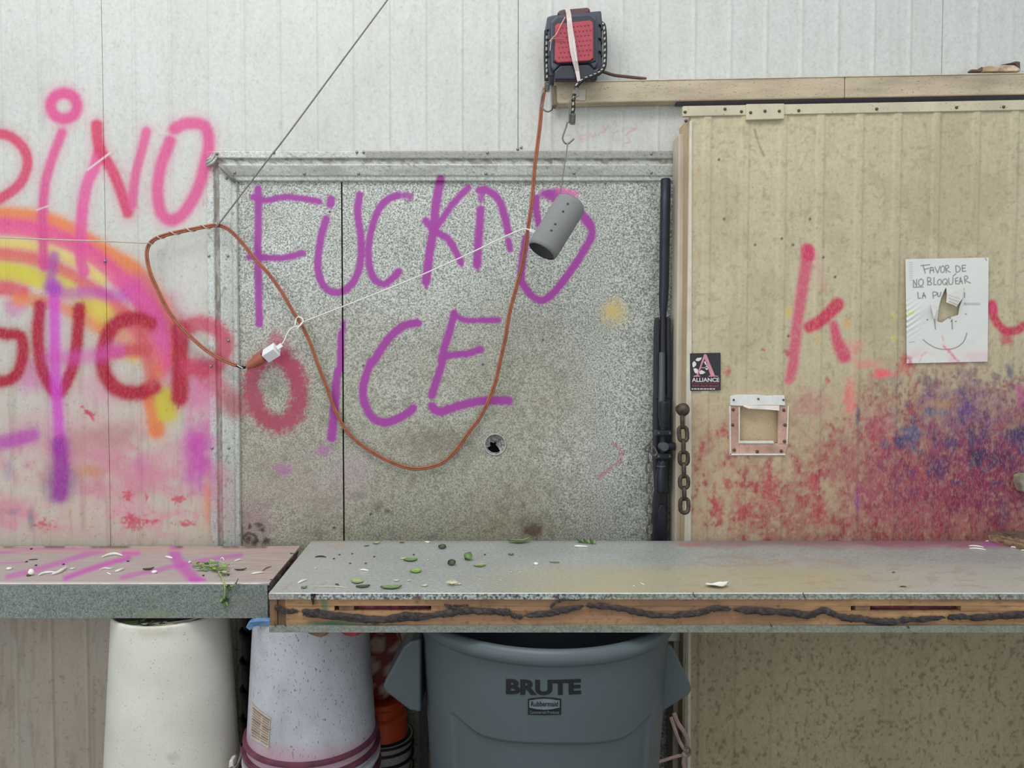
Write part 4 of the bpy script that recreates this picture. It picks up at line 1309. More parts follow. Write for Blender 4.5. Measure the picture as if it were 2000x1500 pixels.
# white bucket on its stack, maroon stained brims
mx_, my_ = X(609, 1.78, 1330), 1.78
mz = Z(1228, 1.78 - .134)
pls = plain('nested_bucket', (186, 180, 192), 0.5, 0, .1, 14, speck=.5)
def stain(s, top):
    s.over(ss(1425, 1475, s.py - .00045 * (s.px - 606) ** 2 * -1 + 12 * (fbm(s.px / 9, s.py / 9, 3) - .5)) * .75, (196, 140, 160))
b2 = empty('bucket', (mx_, my_, mz - .335))
tag(b2, 'white speckled upturned bucket with a torn label, topmost of the middle stack', 'bucket', 'upturned buckets under the benches')
s = revolve(bucket_bm(mx_, my_, mz, h=.335, r1=.156), mx_, my_)
s.over(ss(1446, 1486, s.py - 40 * (1 - np.sqrt(np.clip(1 - ((s.px - 606) / 124) ** 2, 0, 1))) * -1 + 14 * (fbm(s.px / 9, s.py / 9, 3) - .5)) * .6, (190, 136, 156))
s.over(ss(.55, .75, fbm(s.px / 5, s.py / 26, 4)) * .2, (150, 140, 146))
for q in []:
    s.blob(q[0], q[1], 2.5, 2, (50, 46, 50), .9, .8, 4)
surf_obj('shell', [s], M_bucket2, b2)
ring(mx_, my_, mz - .300, .154, .005, .008).build('rib', M_brim, b2, smooth=True, auto=40)
ring(mx_, my_, mz - .328, .156, .005, .009).build('brim', M_brim, b2, smooth=True, auto=40)
# paper label wrapped round its lower left
lab = MB()
def buck_pt(px_, py_, off=.0015):
    Y = my_ - .14
    for _ in range(8):
        p = at(px_, py_, Y)
        r = .136 + (.156 - .136) * (mz - p.z) / .335 + off
        Y = my_ - math.sqrt(max(r * r - (p.x - mx_) ** 2, 1e-7))
    return at(px_, py_, Y)
ncol = 10
lv = []
for i in range(ncol):
    t = i / (ncol - 1)
    px_ = 491.5 + t * 37
    for j in range(6):
        u = j / 5
        ya, yb2 = 1372 + 30 * t ** .8, 1440 + 22 * t
        p_ = buck_pt(px_ - u * 4 + (2.5 if i == 0 else 0) * u, ya + (yb2 - ya) * u)
        lv.append(p_)
lab.add(lv, [(i * 6 + j, i * 6 + j + 1, (i + 1) * 6 + j + 1, (i + 1) * 6 + j) for i in range(ncol - 1) for j in range(5)])
lo = lab.build('paper_label', plain('stained_label', (196, 180, 164), .7, 0, .12, 30), b2, smooth=True)
lo['label'] = 'torn paper label on the bucket side'
pm = MB()
for k in range(11):
    u = .1 + .8 * k / 10
    for (c0, c1) in ((.08, .5), (.58, .94)) if k % 3 else ((.08, .94),):
        pts = []
        for t in np.linspace(c0, c1, 6):
            ya, yb2 = 1372 + 30 * t ** .8, 1440 + 22 * t
            pts.append(buck_pt(491.5 + t * 37 - u * 4, ya + (yb2 - ya) * u, .0025))
        pm.tube(pts, .0006 if k % 4 else .0012, 4)
pm.build('label_print', plain('label_ink', (110, 84, 74), .7), b2)['kind'] = 'stuff'
for k in range(1, 3):
    zt_ = mz - .054 * k
    hh = min(.335, zt_ - .0)
    zb = zt_ - .335
    if zb < -.001: break
    b = empty('bucket', (mx_, my_, zb))
    tag(b, 'white bucket with maroon brim nested %s below the top one of the middle stack' % ['first', 'second', 'third', 'fourth', 'fifth', 'sixth', 'seventh'][k - 1], 'bucket', 'nested buckets of the middle stack')
    s = revolve(bucket_bm(mx_, my_, zt_, h=.335, r1=.156), mx_, my_, 48)
    surf_obj('shell', [s], M_bucket2, b)
    ring(mx_, my_, zt_ - .300, .154, .005, .010 + .001 * k).build('rib', M_bucket2p, b, smooth=True, auto=40)
    ring(mx_, my_, zt_ - .328, .156, .004, .010 + .001 * k).build('brim', M_brim, b, smooth=True, auto=40)
lastz = zb
# lower nested ivory ones carrying the left bucket
k = 1
while k < 2:
    zt_ = bz - .06 * k
    b = empty('bucket', (bx, by, zt_ - HB))
    tag(b, 'ivory bucket nested %s below the leaf-topped one of the left stack' % ['first', 'second', 'third', 'fourth', 'fifth', 'sixth', 'seventh'][k - 1], 'bucket', 'nested buckets of the left stack')
    s = revolve(bucket_bm(bx, by, zt_, h=HB, r1=.160), bx, by, 40)
    surf_obj('shell', [s], M_bucket, b)
    ring(bx, by, zt_ - HB + .006, .158).build('brim', M_bucketp, b, smooth=True, auto=40)
    k += 1
# stools the stacks stand on (hidden below the frame)
for nm, cx_, cy_, hz, lb in (('crate', bx, by, bz - .06 * (k - 1) - HB, 'low crate under the left bucket stack'), ('crate', mx_, my_, lastz, 'low crate under the middle bucket stack')):
    if hz > .01:
        c = MB().box(cx_ - .12, cx_ + .12, cy_ - .12, cy_ + .12, 0, hz).build(nm, M_woodd, bevel=.004)
        tag(c, lb, 'crate')
# leaf trimmings on the ivory bucket's base
def leaf_mb(L, W, curl=.3, fold=.2, tip=1.0, th=.0008, seed=0, nu=9, nv=5, wav=.0):
    r = random.Random(seed)
    mb = MB()
    top = []
    for i in range(nu):
        t = i / (nu - 1)
        wd = W * .5 * (math.sin(PI * min(max(t, .0), 1) ** tip) ** .8 * .96 + .04)
        for j in range(nv):
            q = 2 * j / (nv - 1) - 1
            z = .38 * curl * L * (4 * (t - .5) ** 2) * .5 * (1.4 if t > .5 else .6) + .5 * fold * W * q * q * .5 + wav * math.sin(t * 9 + q) * W + .0012
            top.append(Vector(((t - .5) * L, q * wd, z)))
    n = len(top)
    fs = []
    for i in range(nu - 1):
        for j in range(nv - 1):
            a = i * nv + j
            fs.append((a, a + nv, a + nv + 1, a + 1))
            fs.append((a + n, a + 1 + n, a + nv + 1 + n, a + nv + n))
    bd = [i * nv for i in range(nu)] + [(nu - 1) * nv + j for j in range(1, nv)] + [i * nv + nv - 1 for i in range(nu - 2, -1, -1)] + [j for j in range(nv - 2, 0, -1)]
    for i in range(len(bd)):
        a, b = bd[i], bd[(i + 1) % len(bd)]
        fs.append((a, b, b + n, a + n))
    mb.add(top + [v - Vector((0, 0, th)) for v in top], fs)
    return mb
def place(mb, pos, yaw=0, pitch=0, roll=0):
    M = Matrix.Translation(pos) @ Matrix.Rotation(yaw, 4, 'Z') @ Matrix.Rotation(pitch, 4, 'Y') @ Matrix.Rotation(roll, 4, 'X')
    vs = [M @ Vector(v) for v in mb.v]
    dz = pos[2] - min(v.z for v in vs)
    mb.v = [(v.x, v.y, v.z + dz + .0006) for v in vs]
    return mb
zb_ = bz - .0055
for (px_, py_, L, W, c, m_, yaw, lb) in [(262, 1215, .06, .02, .3, M_leaf, .3, 'green leaf tip at the left of the ivory bucket base'), (285, 1217, .05, .018, .5, M_leafd, -.4, 'dark green leaf on the ivory bucket base beside the pale strips'),
                                 (300, 1216, .06, .008, .1, M_shred, .2, 'pale stem strip lying on the leaves of the ivory bucket'), (318, 1219, .05, .006, .1, M_ivory, -.1, 'narrow yellowish strip in the middle of the ivory bucket base'),
                                 (352, 1216, .075, .014, .15, M_shred, .35, 'broad whitish strip at the right of the ivory bucket base'), (330, 1213, .05, .02, .3, M_leafd, .9, 'dark leaf at the back of the ivory bucket base'), (392, 1214, .06, .008, .1, M_leafp, .3, 'thin greenish strip near the right rim of the ivory bucket')]:
    p = on_z(px_, py_ + 3, zb_)
    p.y = min(max(p.y, by - math.sqrt(.112 ** 2 - min(abs(p.x - bx), .10) ** 2)), by + .02)
    c = c * 1.8
    tag(place(leaf_mb(L, W, c, .3, seed=px_), p, yaw).build('leaf_scrap', m_, smooth=True), lb, 'leaf', 'leaf scraps on the ivory bucket')

# black ribbed stack in the dark between the two white ones
kx, ky = -.572, 1.992
for k in range(9):
    z0 = .08 * k
    b = empty('plant_pot', (kx, ky, z0))
    tag(b, 'black ribbed pot between the two white stacks, %s from the floor' % ['lowest', 'second', 'third', 'fourth', 'fifth', 'sixth', 'seventh', 'eighth', 'topmost ninth'][k], 'pot', 'black pots between the buckets')
    MB().lathe([(.001, z0 + .004), (.060, z0 + .002), (.066, z0 + .064), (.064, z0 + .066), (.058, z0 + .010)], (kx, ky, 0), 40).build('body', M_blackb, b, smooth=True, auto=40)
    MB().lathe([(.064, z0 + .062), (.070, z0 + .062), (.071, z0 + .074), (.066, z0 + .076), (.064, z0 + .07)], (kx, ky, 0), 40).build('brim', M_blackb, b, smooth=True, auto=40)
# white buckets with an orange one on top, behind the middle stack
ox, oy = -.256, 1.985
zo2 = Z(1462, 1.9)
for k in range(5):
    z0 = k * .088
    if z0 + .088 > zo2 + .02: break
    b = empty('bucket', (ox, oy, z0))
    tag(b, 'small white dark-rimmed bucket behind the middle stack, %s from the floor' % ['lowest', 'second', 'third', 'fourth', 'fifth'][k], 'bucket', 'small white buckets behind the middle stack')
    MB().lathe([(.001, z0 + .004), (.078, z0 + .001), (.082, z0 + .084), (.079, z0 + .084), (.075, z0 + .01)], (ox, oy, 0), 48).build('shell', plain('grey_white_bucket', (150, 148, 146), .5, 0, .15, 12, speck=.5), b, smooth=True, auto=40)
    for zz in (.03, .06, .08):
        MB().lathe([(.080, z0 + zz - .003), (.087, z0 + zz - .003), (.087, z0 + zz + .002), (.080, z0 + zz + .002)], (ox, oy, 0), 48).build('rib', M_blackb, b, smooth=True, auto=40)
    zt_o = z0 + .086
b = empty('bucket', (ox, oy, zt_o))
tag(b, 'orange ribbed bucket behind the middle stack next to the grey bin', 'bucket')
MB().lathe([(.001, zt_o + .003), (.070, zt_o + .001), (.066, zt_o + .05), (.056, zt_o + .058), (.055, zt_o + .095), (.001, zt_o + .097)], (ox, oy, 0), 48).build('shell', M_orange, b, smooth=True, auto=30)
MB().lathe([(.055, zt_o + .068), (.061, zt_o + .070), (.061, zt_o + .080), (.055, zt_o + .082)], (ox, oy, 0), 48).build('rib', M_orange, b, smooth=True, auto=30)
# crumpled red patterned bag on it
mb = MB()
nn, mm = 26, 18
vs, cs = [], []
zb0 = zt_o + .0985
zh = Z(1236, 1.9) - zb0
r = random.Random(4)
for i in range(mm):
    t = i / (mm - 1)
    for k in range(nn):
        a = 2 * PI * k / nn
        rad = (.042 + .018 * math.sin(PI * t)) * (1 + .10 * math.sin(3 * a + 5 * t) + .07 * math.sin(7 * a - 8 * t)) * (1 if i not in (0, mm - 1) else .55)
        vs.append((ox + rad * math.cos(a), oy + rad * .9 * math.sin(a), zb0 + .001 + zh * t))
        pat = (math.sin(a * 3 + t * 9) * math.sin(t * 14 - a * 2)) > .05
        c = lin((186, 160, 150)) if pat else lin((128, 44, 38))
        cs.append((*c, 1.0))
fs = [(i * nn + k, i * nn + (k + 1) % nn, (i + 1) * nn + (k + 1) % nn, (i + 1) * nn + k) for i in range(mm - 1) for k in range(nn)]
fs += [tuple(range(nn - 1, -1, -1)), tuple(range((mm - 1) * nn, mm * nn))]
mb.v, mb.f, mb.c = vs, fs, cs
tag(mb.build('plastic_bag', M_bag, smooth=True), 'crumpled red and white patterned bag on the orange bucket', 'bag')
# paper and foil bits on the white bucket's base, showing under the bench
def crumple(poly, Y0, Y1, name, mat, label, cat):
    mb = MB()
    fr = [at(a, b, Y0 + .004 * (i % 3)) for i, (a, b) in enumerate(poly)]
    bk = [Vector((p.x, Y1, max(p.z, mz + .001) if k_ % 2 else p.z + .003)) for k_, p in enumerate(fr)]
    ar = sum(fr[i].x * fr[(i + 1) % len(fr)].z - fr[(i + 1) % len(fr)].x * fr[i].z for i in range(len(fr)))
    if ar < 0: fr.reverse(); bk.reverse()
    mb.prism(fr, bk)
    return tag(mb.build(name, mat, bevel=.0015), label, cat)
Yf = my_ - .152
crumple([(480, 1226), (486, 1214), (500, 1212), (526, 1212), (530, 1222), (498, 1224), (488, 1232)], Yf + .03, Yf + .05, 'foil_wrapper', M_blue, 'blue foil wrapper poking out between the two benches', 'wrapper')
crumple([(598, 1232), (645, 1232), (640, 1240), (626, 1246), (604, 1239)], Yf, Yf + .012, 'paper_scrap', M_brownp, 'folded brown paper scrap hanging at the top of the white bucket', 'paper')
crumple([(662, 1232), (714, 1232), (700, 1240), (686, 1244), (672, 1240)], Yf, Yf + .012, 'foil_scrap', M_redfoil, 'shiny red foil scrap at the top right of the white bucket', 'foil')

# pink twine tied to the door edge beside the bin
tw = empty('twine', tuple(at(1325, 1440, 1.90)))
tag(tw, 'pink plastic twine knotted by the door edge beside the grey bin', 'twine')
def ribbon(pts, wd, th=.0012, n=6):
    mb = MB()
    p = catmull(np.array(pts, float), n)
    path = [Vector(q) for q in p]
    mb.tube(path, wd / 2, 8, flat=th / wd * 2)
    return mb
def R3(lst): return [tuple(at(a, b, c)) for a, b, c in lst]
ribbon(R3([(1316, 1392, 1.92), (1324, 1412, 1.925), (1336, 1430, 1.93), (1343, 1448, 1.93), (1340, 1466, 1.925)]), .012).build('strand', M_twine, tw, smooth=True)
ribbon(R3([(1310, 1400, 1.92), (1318, 1425, 1.92), (1328, 1450, 1.925), (1338, 1466, 1.925)]), .010).build('strand', M_twine, tw, smooth=True)
ribbon(R3([(1268, 1494, 1.86), (1300, 1484, 1.90), (1322, 1477, 1.92), (1340, 1474, 1.925)]), .011).build('strand', M_twine, tw, smooth=True)
ribbon(R3([(1338, 1462, 1.925), (1346, 1460, 1.915), (1348, 1470, 1.915), (1340, 1476, 1.92), (1332, 1470, 1.92)]), .010).build('knot', M_twine, tw, smooth=True)
ribbon(R3([(1338, 1474, 1.925), (1334, 1490, 1.925), (1340, 1510, 1.93)]), .010).build('strand', M_twine, tw, smooth=True)
# dark channel post in the gap between bin and door
po_ = MB().box(.478, .500, 2.02, 2.06, 0, .595).build('gap_post', M_blackb, bevel=.002)
tag(po_, 'narrow black post in the gap between grey bin and door edge', 'post')

# ================================================================== RIFLE
YGN = 2.035
gz = lambda py_: Z(py_, YGN)
gx = lambda px_, py_: at(px_, py_, YGN).x
rf = empty('rifle', (gx(1297, 1000), YGN, .66))
tag(rf, 'long black scoped rifle standing muzzle up between galvanised sheet and sliding door', 'rifle')
def gtube(segs, name, mat, Y=YGN, n=20, flat=1.0, bev=0):
    """segs: (px centre, py, half width px)"""
    mb = MB()
    path = [at(a, b, Y) for a, b, c in segs]
    mb.tube(path, [c * Y / F for a, b, c in segs], n, flat=flat)
    return mb.build(name, mat, rf, smooth=True, auto=35)
gtube([(1300, 349, 8), (1300, 351, 9.6), (1300, 384, 9.8), (1299.5, 385, 10), (1298, 480, 9.8), (1297, 560, 9.4), (1296, 582, 9.2), (1295.5, 600, 8), (1295, 615, 6.6), (1295, 622, 6.2)], 'suppressor', M_black)
gtube([(1295, 616, 6), (1294.5, 700, 6.4), (1294, 790, 7)], 'barrel', M_black2)
gtube([(1293, 688, 6), (1292.5, 775, 6.4), (1292, 800, 6)], 'receiver_tube', M_gun, YGN - .012)
gtube([(1297, 784, 9), (1297, 786, 10.5), (1296.5, 812, 10.5), (1296, 822, 8.5), (1295.5, 834, 7)], 'objective_bell', M_black, YGN - .03)
gtube([(1295.5, 824, 5.2), (1294, 900, 5.2)], 'scope_tube', M_black2, YGN - .03)
for yy in (845, 890):
    c = at(1294.5, yy, YGN - .03)
    mb = MB().box(c.x - .021, c.x + .021, c.y - .016, c.y + .02, c.z - .008, c.z + .008)
    o = mb.build('scope_ring', M_black, rf, bevel=.004)
    for sx in (-1, 1):
        MB().lathe([(.0001, -.003), (.003, -.002), (.0035, 0)], (c.x + sx * .015, c.y - .016, c.z), 8, Matrix.Rotation(-PI / 2, 4, 'X')).build('screw', M_gun, o)
c = at(1296, 872, YGN - .045)
MB().lathe([(.0001, -.012), (.011, -.012), (.0125, -.010), (.0125, .01)], c, 20, Matrix.Rotation(-PI / 2, 4, 'X')).build('turret_knob', M_gun, rf, smooth=True, auto=40)
MB().lathe([(.011, 0), (.012, .012), (.011, .022), (.0001, .022)], at(1302, 872, YGN - .03), 16, Matrix.Rotation(PI / 2, 4, 'Y')).build('turret_knob', M_black, rf, smooth=True, auto=40)
gtube([(1294, 898, 6), (1294, 902, 8.5), (1293, 908, 8.8), (1293, 914, 8.2), (1292, 922, 10), (1291.5, 958, 11), (1291.5, 960, 10.2)], 'eyepiece', M_black, YGN - .03)
gtube([(1292, 908.5, 9.3), (1292, 911.5, 9.3)], 'eyepiece_ring', M_gun, YGN - .03)
# stock: fore-end cheeks, receiver body, wrist and butt
def slab(poly, Y0, Y1, name, mat, bev=.004):
    return MB().pprism(poly, Y0, Y1).build(name, mat, rf, bevel=bev, segs=3)
slab([(1283, 624), (1286, 618), (1289, 622), (1289, 780), (1281, 780), (1282, 650)], YGN - .006, YGN + .03, 'fore_end_cheek', M_black2)
slab([(1302, 622), (1306, 617), (1311, 622), (1311, 780), (1302, 780)], YGN - .006, YGN + .03, 'fore_end_cheek', M_black2)
slab([(1281, 770), (1311, 770), (1311, 838), (1308, 910), (1306, 965), (1284, 965), (1280, 900)], YGN - .004, YGN + .035, 'receiver', M_black2)
slab([(1283, 960), (1306, 960), (1305, 1010), (1305, 1200), (1277, 1200), (1277, 1010), (1280, 985)], YGN - .004, YGN + .038, 'butt_stock', M_black2, .008)
slab([(1284, 1000), (1290, 985), (1300, 985), (1303, 1000), (1303, 1080), (1281, 1080)], YGN - .012, YGN + .01, 'cheek_rest', M_black, .005)
slab([(1276, 1196), (1306, 1196), (1306, 1202.5), (1276, 1202.5)], YGN - .008, YGN + .042, 'butt_pad', M_black2, .003)

# ------------------------------------------------------------------ chains
def link_mb(c, L, Wd, r, axis, plane, n=6):
    """stadium link centred at c; axis = long direction, plane = short direction"""
    pts = []
    hl, hw = L / 2 - Wd / 2, Wd / 2 - r
    for k in range(14):
        a = 2 * PI * k / 14
        e = hl if math.sin(a) > 1e-6 else (-hl if math.sin(a) < -1e-6 else 0)
        pts.append(Vector(c) + plane * (hw * math.cos(a)) + axis * (hw * math.sin(a) + e))
    return MB().tube(pts, r, n, closed=True)
def chain(name, pts, L, Wd, r, mat, label, first=0):
    ch = empty(name, tuple(pts[0]))
    tag(ch, label, 'chain')
    for i in range(len(pts) - 1):
        a, b = Vector(pts[i]), Vector(pts[i + 1])
        ax = (b - a).normalized()
        side = Vector((1, 0, 0)) if (i + first) % 2 == 0 else Vector((0.25, 1, 0)).normalized()
        side = (side - ax * side.dot(ax)).normalized()
        link_mb((a + b) / 2, (b - a).length + 2 * r * 1.15, Wd, r, ax, side).build('link', mat, ch, smooth=True)
    return ch
pts = [at(1334.5, y_, 1.915) for y_ in (804, 838)]
ys = [838, 862, 886, 908, 930, 953, 974, 1000]
cp = [at(1332, 806, 1.917), at(1333, 834, 1.915)] + [at(1335 + .3 * i, yy, 1.914) for i, yy in enumerate((861, 883, 907, 930, 953, 974, 1001))]
ch = chain('door_chain', cp, 0, .033, .0056, M_rust, 'heavy dark rusty chain hanging from the knob on the sliding door edge', 1)
kb = at(1334, 802, 1.913)
MB().lathe([(.0001, -.020), (.011, -.017), (.0175, -.006), (.016, .005), (.008, .009), (.006, .034), (.010, .035)], at(1333, 800, 1.915), 20, Matrix.Rotation(-PI / 2, 4, 'X')).build('knob', M_rust, ch, smooth=True)
ys2 = [857, 876, 897, 917, 938, 958, 978, 998, 1018, 1037, 1056, 1076]
cp = [at(1275, 852, 2.0), at(1266, 870, 1.998), at(1264, 882, 1.998)] + [at(1267 + .2 * i, yy, 1.998) for i, yy in enumerate(range(903, 1110, 20))]
ch2 = chain('thin_chain', cp, 0, .019, .0027, M_chain, 'thin bright steel chain hooked on the rifle and hanging behind the bench', 1)
link_mb(at(1275, 880, 1.994), .036, .020, .0027, Vector((.55, 0, -.83)).normalized(), Vector((.83, 0, .55)).normalized()).build('link', M_chain, ch2, smooth=True)

# ================================================================== RUGGED SPEAKER ON THE RAIL
def zs(p): return [(1020 + a * .13333, b * .13333) for a, b in p]
sx0 = at(1123, 152, 2.02)
sp = empty('rugged_speaker', (sx0.x, 1.98, sx0.z))
tag(sp, 'boxy black speaker with red studded face strapped on the end of the rail', 'speaker')
def ym(Y): return 2.073 - (2.05 - Y) * .72
def spart(poly, Y0, Y1, name, mat, bev=.003, shrink=0):
    Y0, Y1 = ym(Y0), ym(Y1)
    return MB().pprism(zs(poly), Y0, Y1, shrink).build(name, mat, sp, bevel=bev, segs=3)
spart([(365, 240), (460, 215), (1160, 150), (1178, 340), (1180, 950), (1100, 1118), (380, 1118), (352, 1000)], 1.96, 2.05, 'back_shell', M_slate, .005)
spart([(415, 310), (500, 215), (1000, 170), (1100, 240), (1120, 900), (1060, 1010), (990, 930), (560, 945), (470, 1040), (420, 980)], 1.935, 1.96, 'front_bezel', M_slate, .005)
spart([(445, 330), (520, 260), (985, 225), (1070, 290), (1085, 890), (1000, 920), (540, 935), (450, 900)], 1.930, 1.936, 'inner_bezel', M_navy, .002)
spart([(470, 1045), (560, 952), (985, 938), (1062, 1018), (1150, 965), (1095, 1166), (475, 1166)], 1.932, 1.962, 'lower_guard', M_navy, .004)
gr = spart([(480, 375), (520, 340), (1000, 292), (1042, 325), (1046, 850), (990, 890), (520, 920), (476, 880)], 1.922, 1.931, 'red_grille', M_red, .003)
gr['label'] = 'faded red grille with raised studs'
mb = MB()
for r_ in range(7):
    for c_ in range(9):
        X0, Y0_ = 540 + c_ * 54 + (27 if r_ % 2 else 0), 400 + r_ * 72 - c_ * 5
        if X0 > 1010: continue
        mb.pprism(zs([(X0 - 15, Y0_), (X0, Y0_ - 24), (X0 + 15, Y0_), (X0, Y0_ + 24)]), ym(1.919), ym(1.923), .3)
mb.build('studs', M_red, gr)['kind'] = 'stuff'
spart([(512, 190), (545, 150), (600, 135), (955, 104), (990, 120), (1003, 165), (960, 190), (890, 238), (620, 258), (540, 225)], 1.945, 2.0, 'carry_handle', M_maroon, .004)
for yy in (340, 540, 730):
    spart([(1125, yy), (1170, yy), (1182, yy + 40), (1182, yy + 90), (1160, yy + 90), (1155, yy + 30), (1125, yy + 15)], 1.95, 1.975, 'side_clip', M_navy, .001)
for yy in (420, 560, 810):
    spart([(352, yy), (392, yy), (394, yy + 14), (366, yy + 22), (362, yy + 70), (348, yy + 70)], 1.955, 1.975, 'side_clip', M_navy, .001)
# white strap tied round it
def flat_strip(pts, wds, th=.0015):
    """pts: 3D points; wds: widths in m along x; strip facing the camera"""
    mb = MB()
    fr, n_ = [], len(pts)
    for (p, wd) in zip(pts, wds):
        fr += [Vector(p) + Vector((-wd / 2, 0, 0)), Vector(p) + Vector((wd / 2, 0, 0))]
    bk = [v + Vector((0, th, 0)) for v in fr]
    fs = []
    N2 = len(fr)
    for i in range(n_ - 1):
        a = 2 * i
        fs += [(a, a + 2, a + 3, a + 1), (a + N2, a + 1 + N2, a + 3 + N2, a + 2 + N2), (a, a + N2, a + 2 + N2, a + 2), (a + 1, a + 3, a + 3 + N2, a + 1 + N2)]
    fs += [(0, 1, 1 + N2, N2), (N2 - 2, 2 * N2 - 2, 2 * N2 - 1, N2 - 1)]
    return mb.add(fr + bk, fs)
k_ = 1.92 / F * .1333
strap = empty('strap', tuple(at(1119, 90, 1.915)))
tag(strap, 'off-white plastic strap tied over the boxy speaker', 'strap')
pp = [(660, 128, 2.0), (662, 132, 1.942), (680, 200, 1.936), (690, 300, 1.914), (705, 450, 1.912), (728, 600, 1.912), (750, 760, 1.912), (775, 900, 1.914), (805, 1040, 1.924), (830, 1180, 1.905), (838, 1215, 1.90)]
flat_strip([at(1020 + a * .1333, b * .1333, ym(c)) for a, b, c in pp], [w_ * k_ for w_ in (72, 72, 74, 74, 84, 96, 96, 80, 62, 48, 40)]).build('band', M_strap, strap)
ribbon([tuple(at(1020 + a * .1333, b * .1333, ym(1.912))) for a, b in ((630, 250), (560, 380), (500, 500), (440, 560), (400, 610))], .003).build('tail', plain('pinkish_tail', (206, 150, 136), .6), strap, smooth=True)
ribbon([tuple(at(1020 + a * .1333, b * .1333, ym(1.912))) for a, b in ((440, 572), (520, 560), (620, 562))], .002).build('tail', plain('pinkish_tail2', (200, 120, 116), .6), strap, smooth=True)
ribbon([tuple(at(1020 + a * .1333, b * .1333, ym(1.93))) for a, b in ((430, 580), (415, 660), (408, 745))], .002).build('tail', M_strap, strap, smooth=True)
ribbon([tuple(at(1020 + a * .1333, b * .1333, ym(1.909))) for a, b in ((755, 600), (765, 720), (785, 820), (800, 900))], .0025).build('tail', M_white, strap, smooth=True)
# bungee: braided cord, steel coils and hooks
bg = empty('bungee_cord', tuple(at(1180, 90, 1.93)))
tag(bg, 'black and white braided bungee cord with steel hooks around the boxy speaker', 'cord')
W_, K_ = (*lin((206, 200, 186)), 1.0), (*lin((24, 24, 26)), 1.0)
def colf(L, a):
    k = int(a / (PI / 3))
    return W_ if (int(L / .0075) % 2 == (k // 3) % 2 and k % 3 == 0) else K_
def bungee(pts):
    p = catmull(np.array([tuple(at(a, b, ym(c))) for a, b, c in pts], float), 14)
    return MB().tube([Vector(q) for q in p], .0052, 9, colf=colf)
bungee([(1174, 44, 1.99), (1180, 52, 1.955), (1182, 80, 1.945), (1182, 110, 1.942), (1180, 130, 1.938), (1172, 142, 1.925), (1155, 150, 1.905), (1140, 156, 1.895), (1130, 164, 1.893), (1124, 172, 1.893)]).build('braid', M_attr, bg, smooth=True)
bungee([(1067, 158, 1.95), (1066, 120, 1.96), (1066, 90, 1.96), (1067, 60, 1.97)]).build('braid', M_attr, bg, smooth=True)
bungee([(1122, 184, 1.893), (1120, 196, 1.893), (1120, 210, 1.893), (1118, 222, 1.893)]).build('braid', M_attr, bg, smooth=True)
def coil(a, b, turns, rad, r):
    a, b = Vector(a), Vector(b)
    ax = (b - a).normalized()
    u = ax.cross(Vector((0, 1, 0))).normalized(); v = ax.cross(u)
    return MB().tube([a.lerp(b, i / (turns * 10)) + (u * math.cos(2 * PI * i / 10) + v * math.sin(2 * PI * i / 10)) * rad for i in range(turns * 10 + 1)], r, 5)
coil(at(1069, 161, ym(1.93)), at(1068.5, 178, ym(1.93)), 6, .0062, .0013).build('coil', M_hook, bg, smooth=True)
coil(at(1119, 223, ym(1.89)), at(1118, 242, ym(1.89)), 8, .0068, .0012).build('coil', M_hook, bg, smooth=True)
def wire(pts, r, n=7, ym=lambda c: c):
    p = catmull(np.array([tuple(at(a, b, ym(c))) for a, b, c in pts], float), 6)
    return MB().tube([Vector(q) for q in p], r, n)
wire([(1064, 176, 1.93), (1059, 185, 1.93), (1057, 200, 1.93), (1060, 212, 1.928), (1069, 218, 1.926), (1078, 214, 1.92), (1080, 204, 1.9)], .0022, ym=ym).build('hook', M_hook, bg, smooth=True)
wire([(1126, 171, 1.888), (1130, 186, 1.885), (1122, 190, 1.886), (1113, 198, 1.886), (1112, 220, 1.886), (1111, 240, 1.886)], .0018, ym=ym).build('hook', M_hook, bg, smooth=True)
wire([(1108, 239, 1.887), (1105, 250, 1.887), (1100, 264, 1.887), (1099, 272, 1.887), (1103, 279, 1.886), (1109, 281, 1.885), (1116, 276, 1.885), (1121, 271, 1.885)], .0022, ym=ym).build('hook', M_hook, bg, smooth=True)
fr = [at(a, b, 2.036) for a, b in ((1117, 175), (1144, 174), (1143, 196), (1132, 196), (1117, 193))]
tp = MB().prism(fr, [v + Vector((0, .003, 0)) for v in fr])
tag(tp.build('tape_piece', M_tape), 'square of translucent tape on the rail under the bungee cord', 'tape')
# brown cable lying on the rail behind the speaker
wire([(1170, 138, 2.05), (1180, 141, 2.05), (1200, 147, 2.052), (1225, 150, 2.055), (1262, 154, 2.06)], .0042).build('rail_cable', M_cordd)
tag(bpy.data.objects['rail_cable'], 'dark brown cable lying on the rail right of the boxy speaker', 'cable')
# tan scraps on the rail at the far right
def scrap(poly, Y0, Y1, label, mat=M_scrap):
    tag(MB().pprism(poly, Y0, Y1).build('board_scrap', mat, bevel=.002), label, 'scrap', None)
scrap([(1896, 139.5), (1897, 135), (1910, 135), (1918, 130), (1924, 132), (1924, 139)], 2.045, 2.06, 'small brown wood chip at the left of the scraps on the rail', M_bark)
scrap([(1921, 139.5), (1922, 130), (1935, 128), (1944, 130), (1948, 139)], 2.04, 2.055, 'pale tan broken board in the middle of the scraps on the rail')
scrap([(1945, 139), (1942, 131), (1962, 126), (1982, 127), (1992, 134), (1994, 138.5)], 2.043, 2.06, 'ragged light board scrap at the right of the scraps on the rail', plain('ragged_board', (196, 176, 150), .8, 0, .35, 60))
scrap([(1958, 125.5), (1976, 122), (1985, 119), (1993, 120), (1993.5, 138), (1988, 138), (1984, 125)], 2.058, 2.072, 'upright brown chip behind the ragged board on the rail', M_bark)

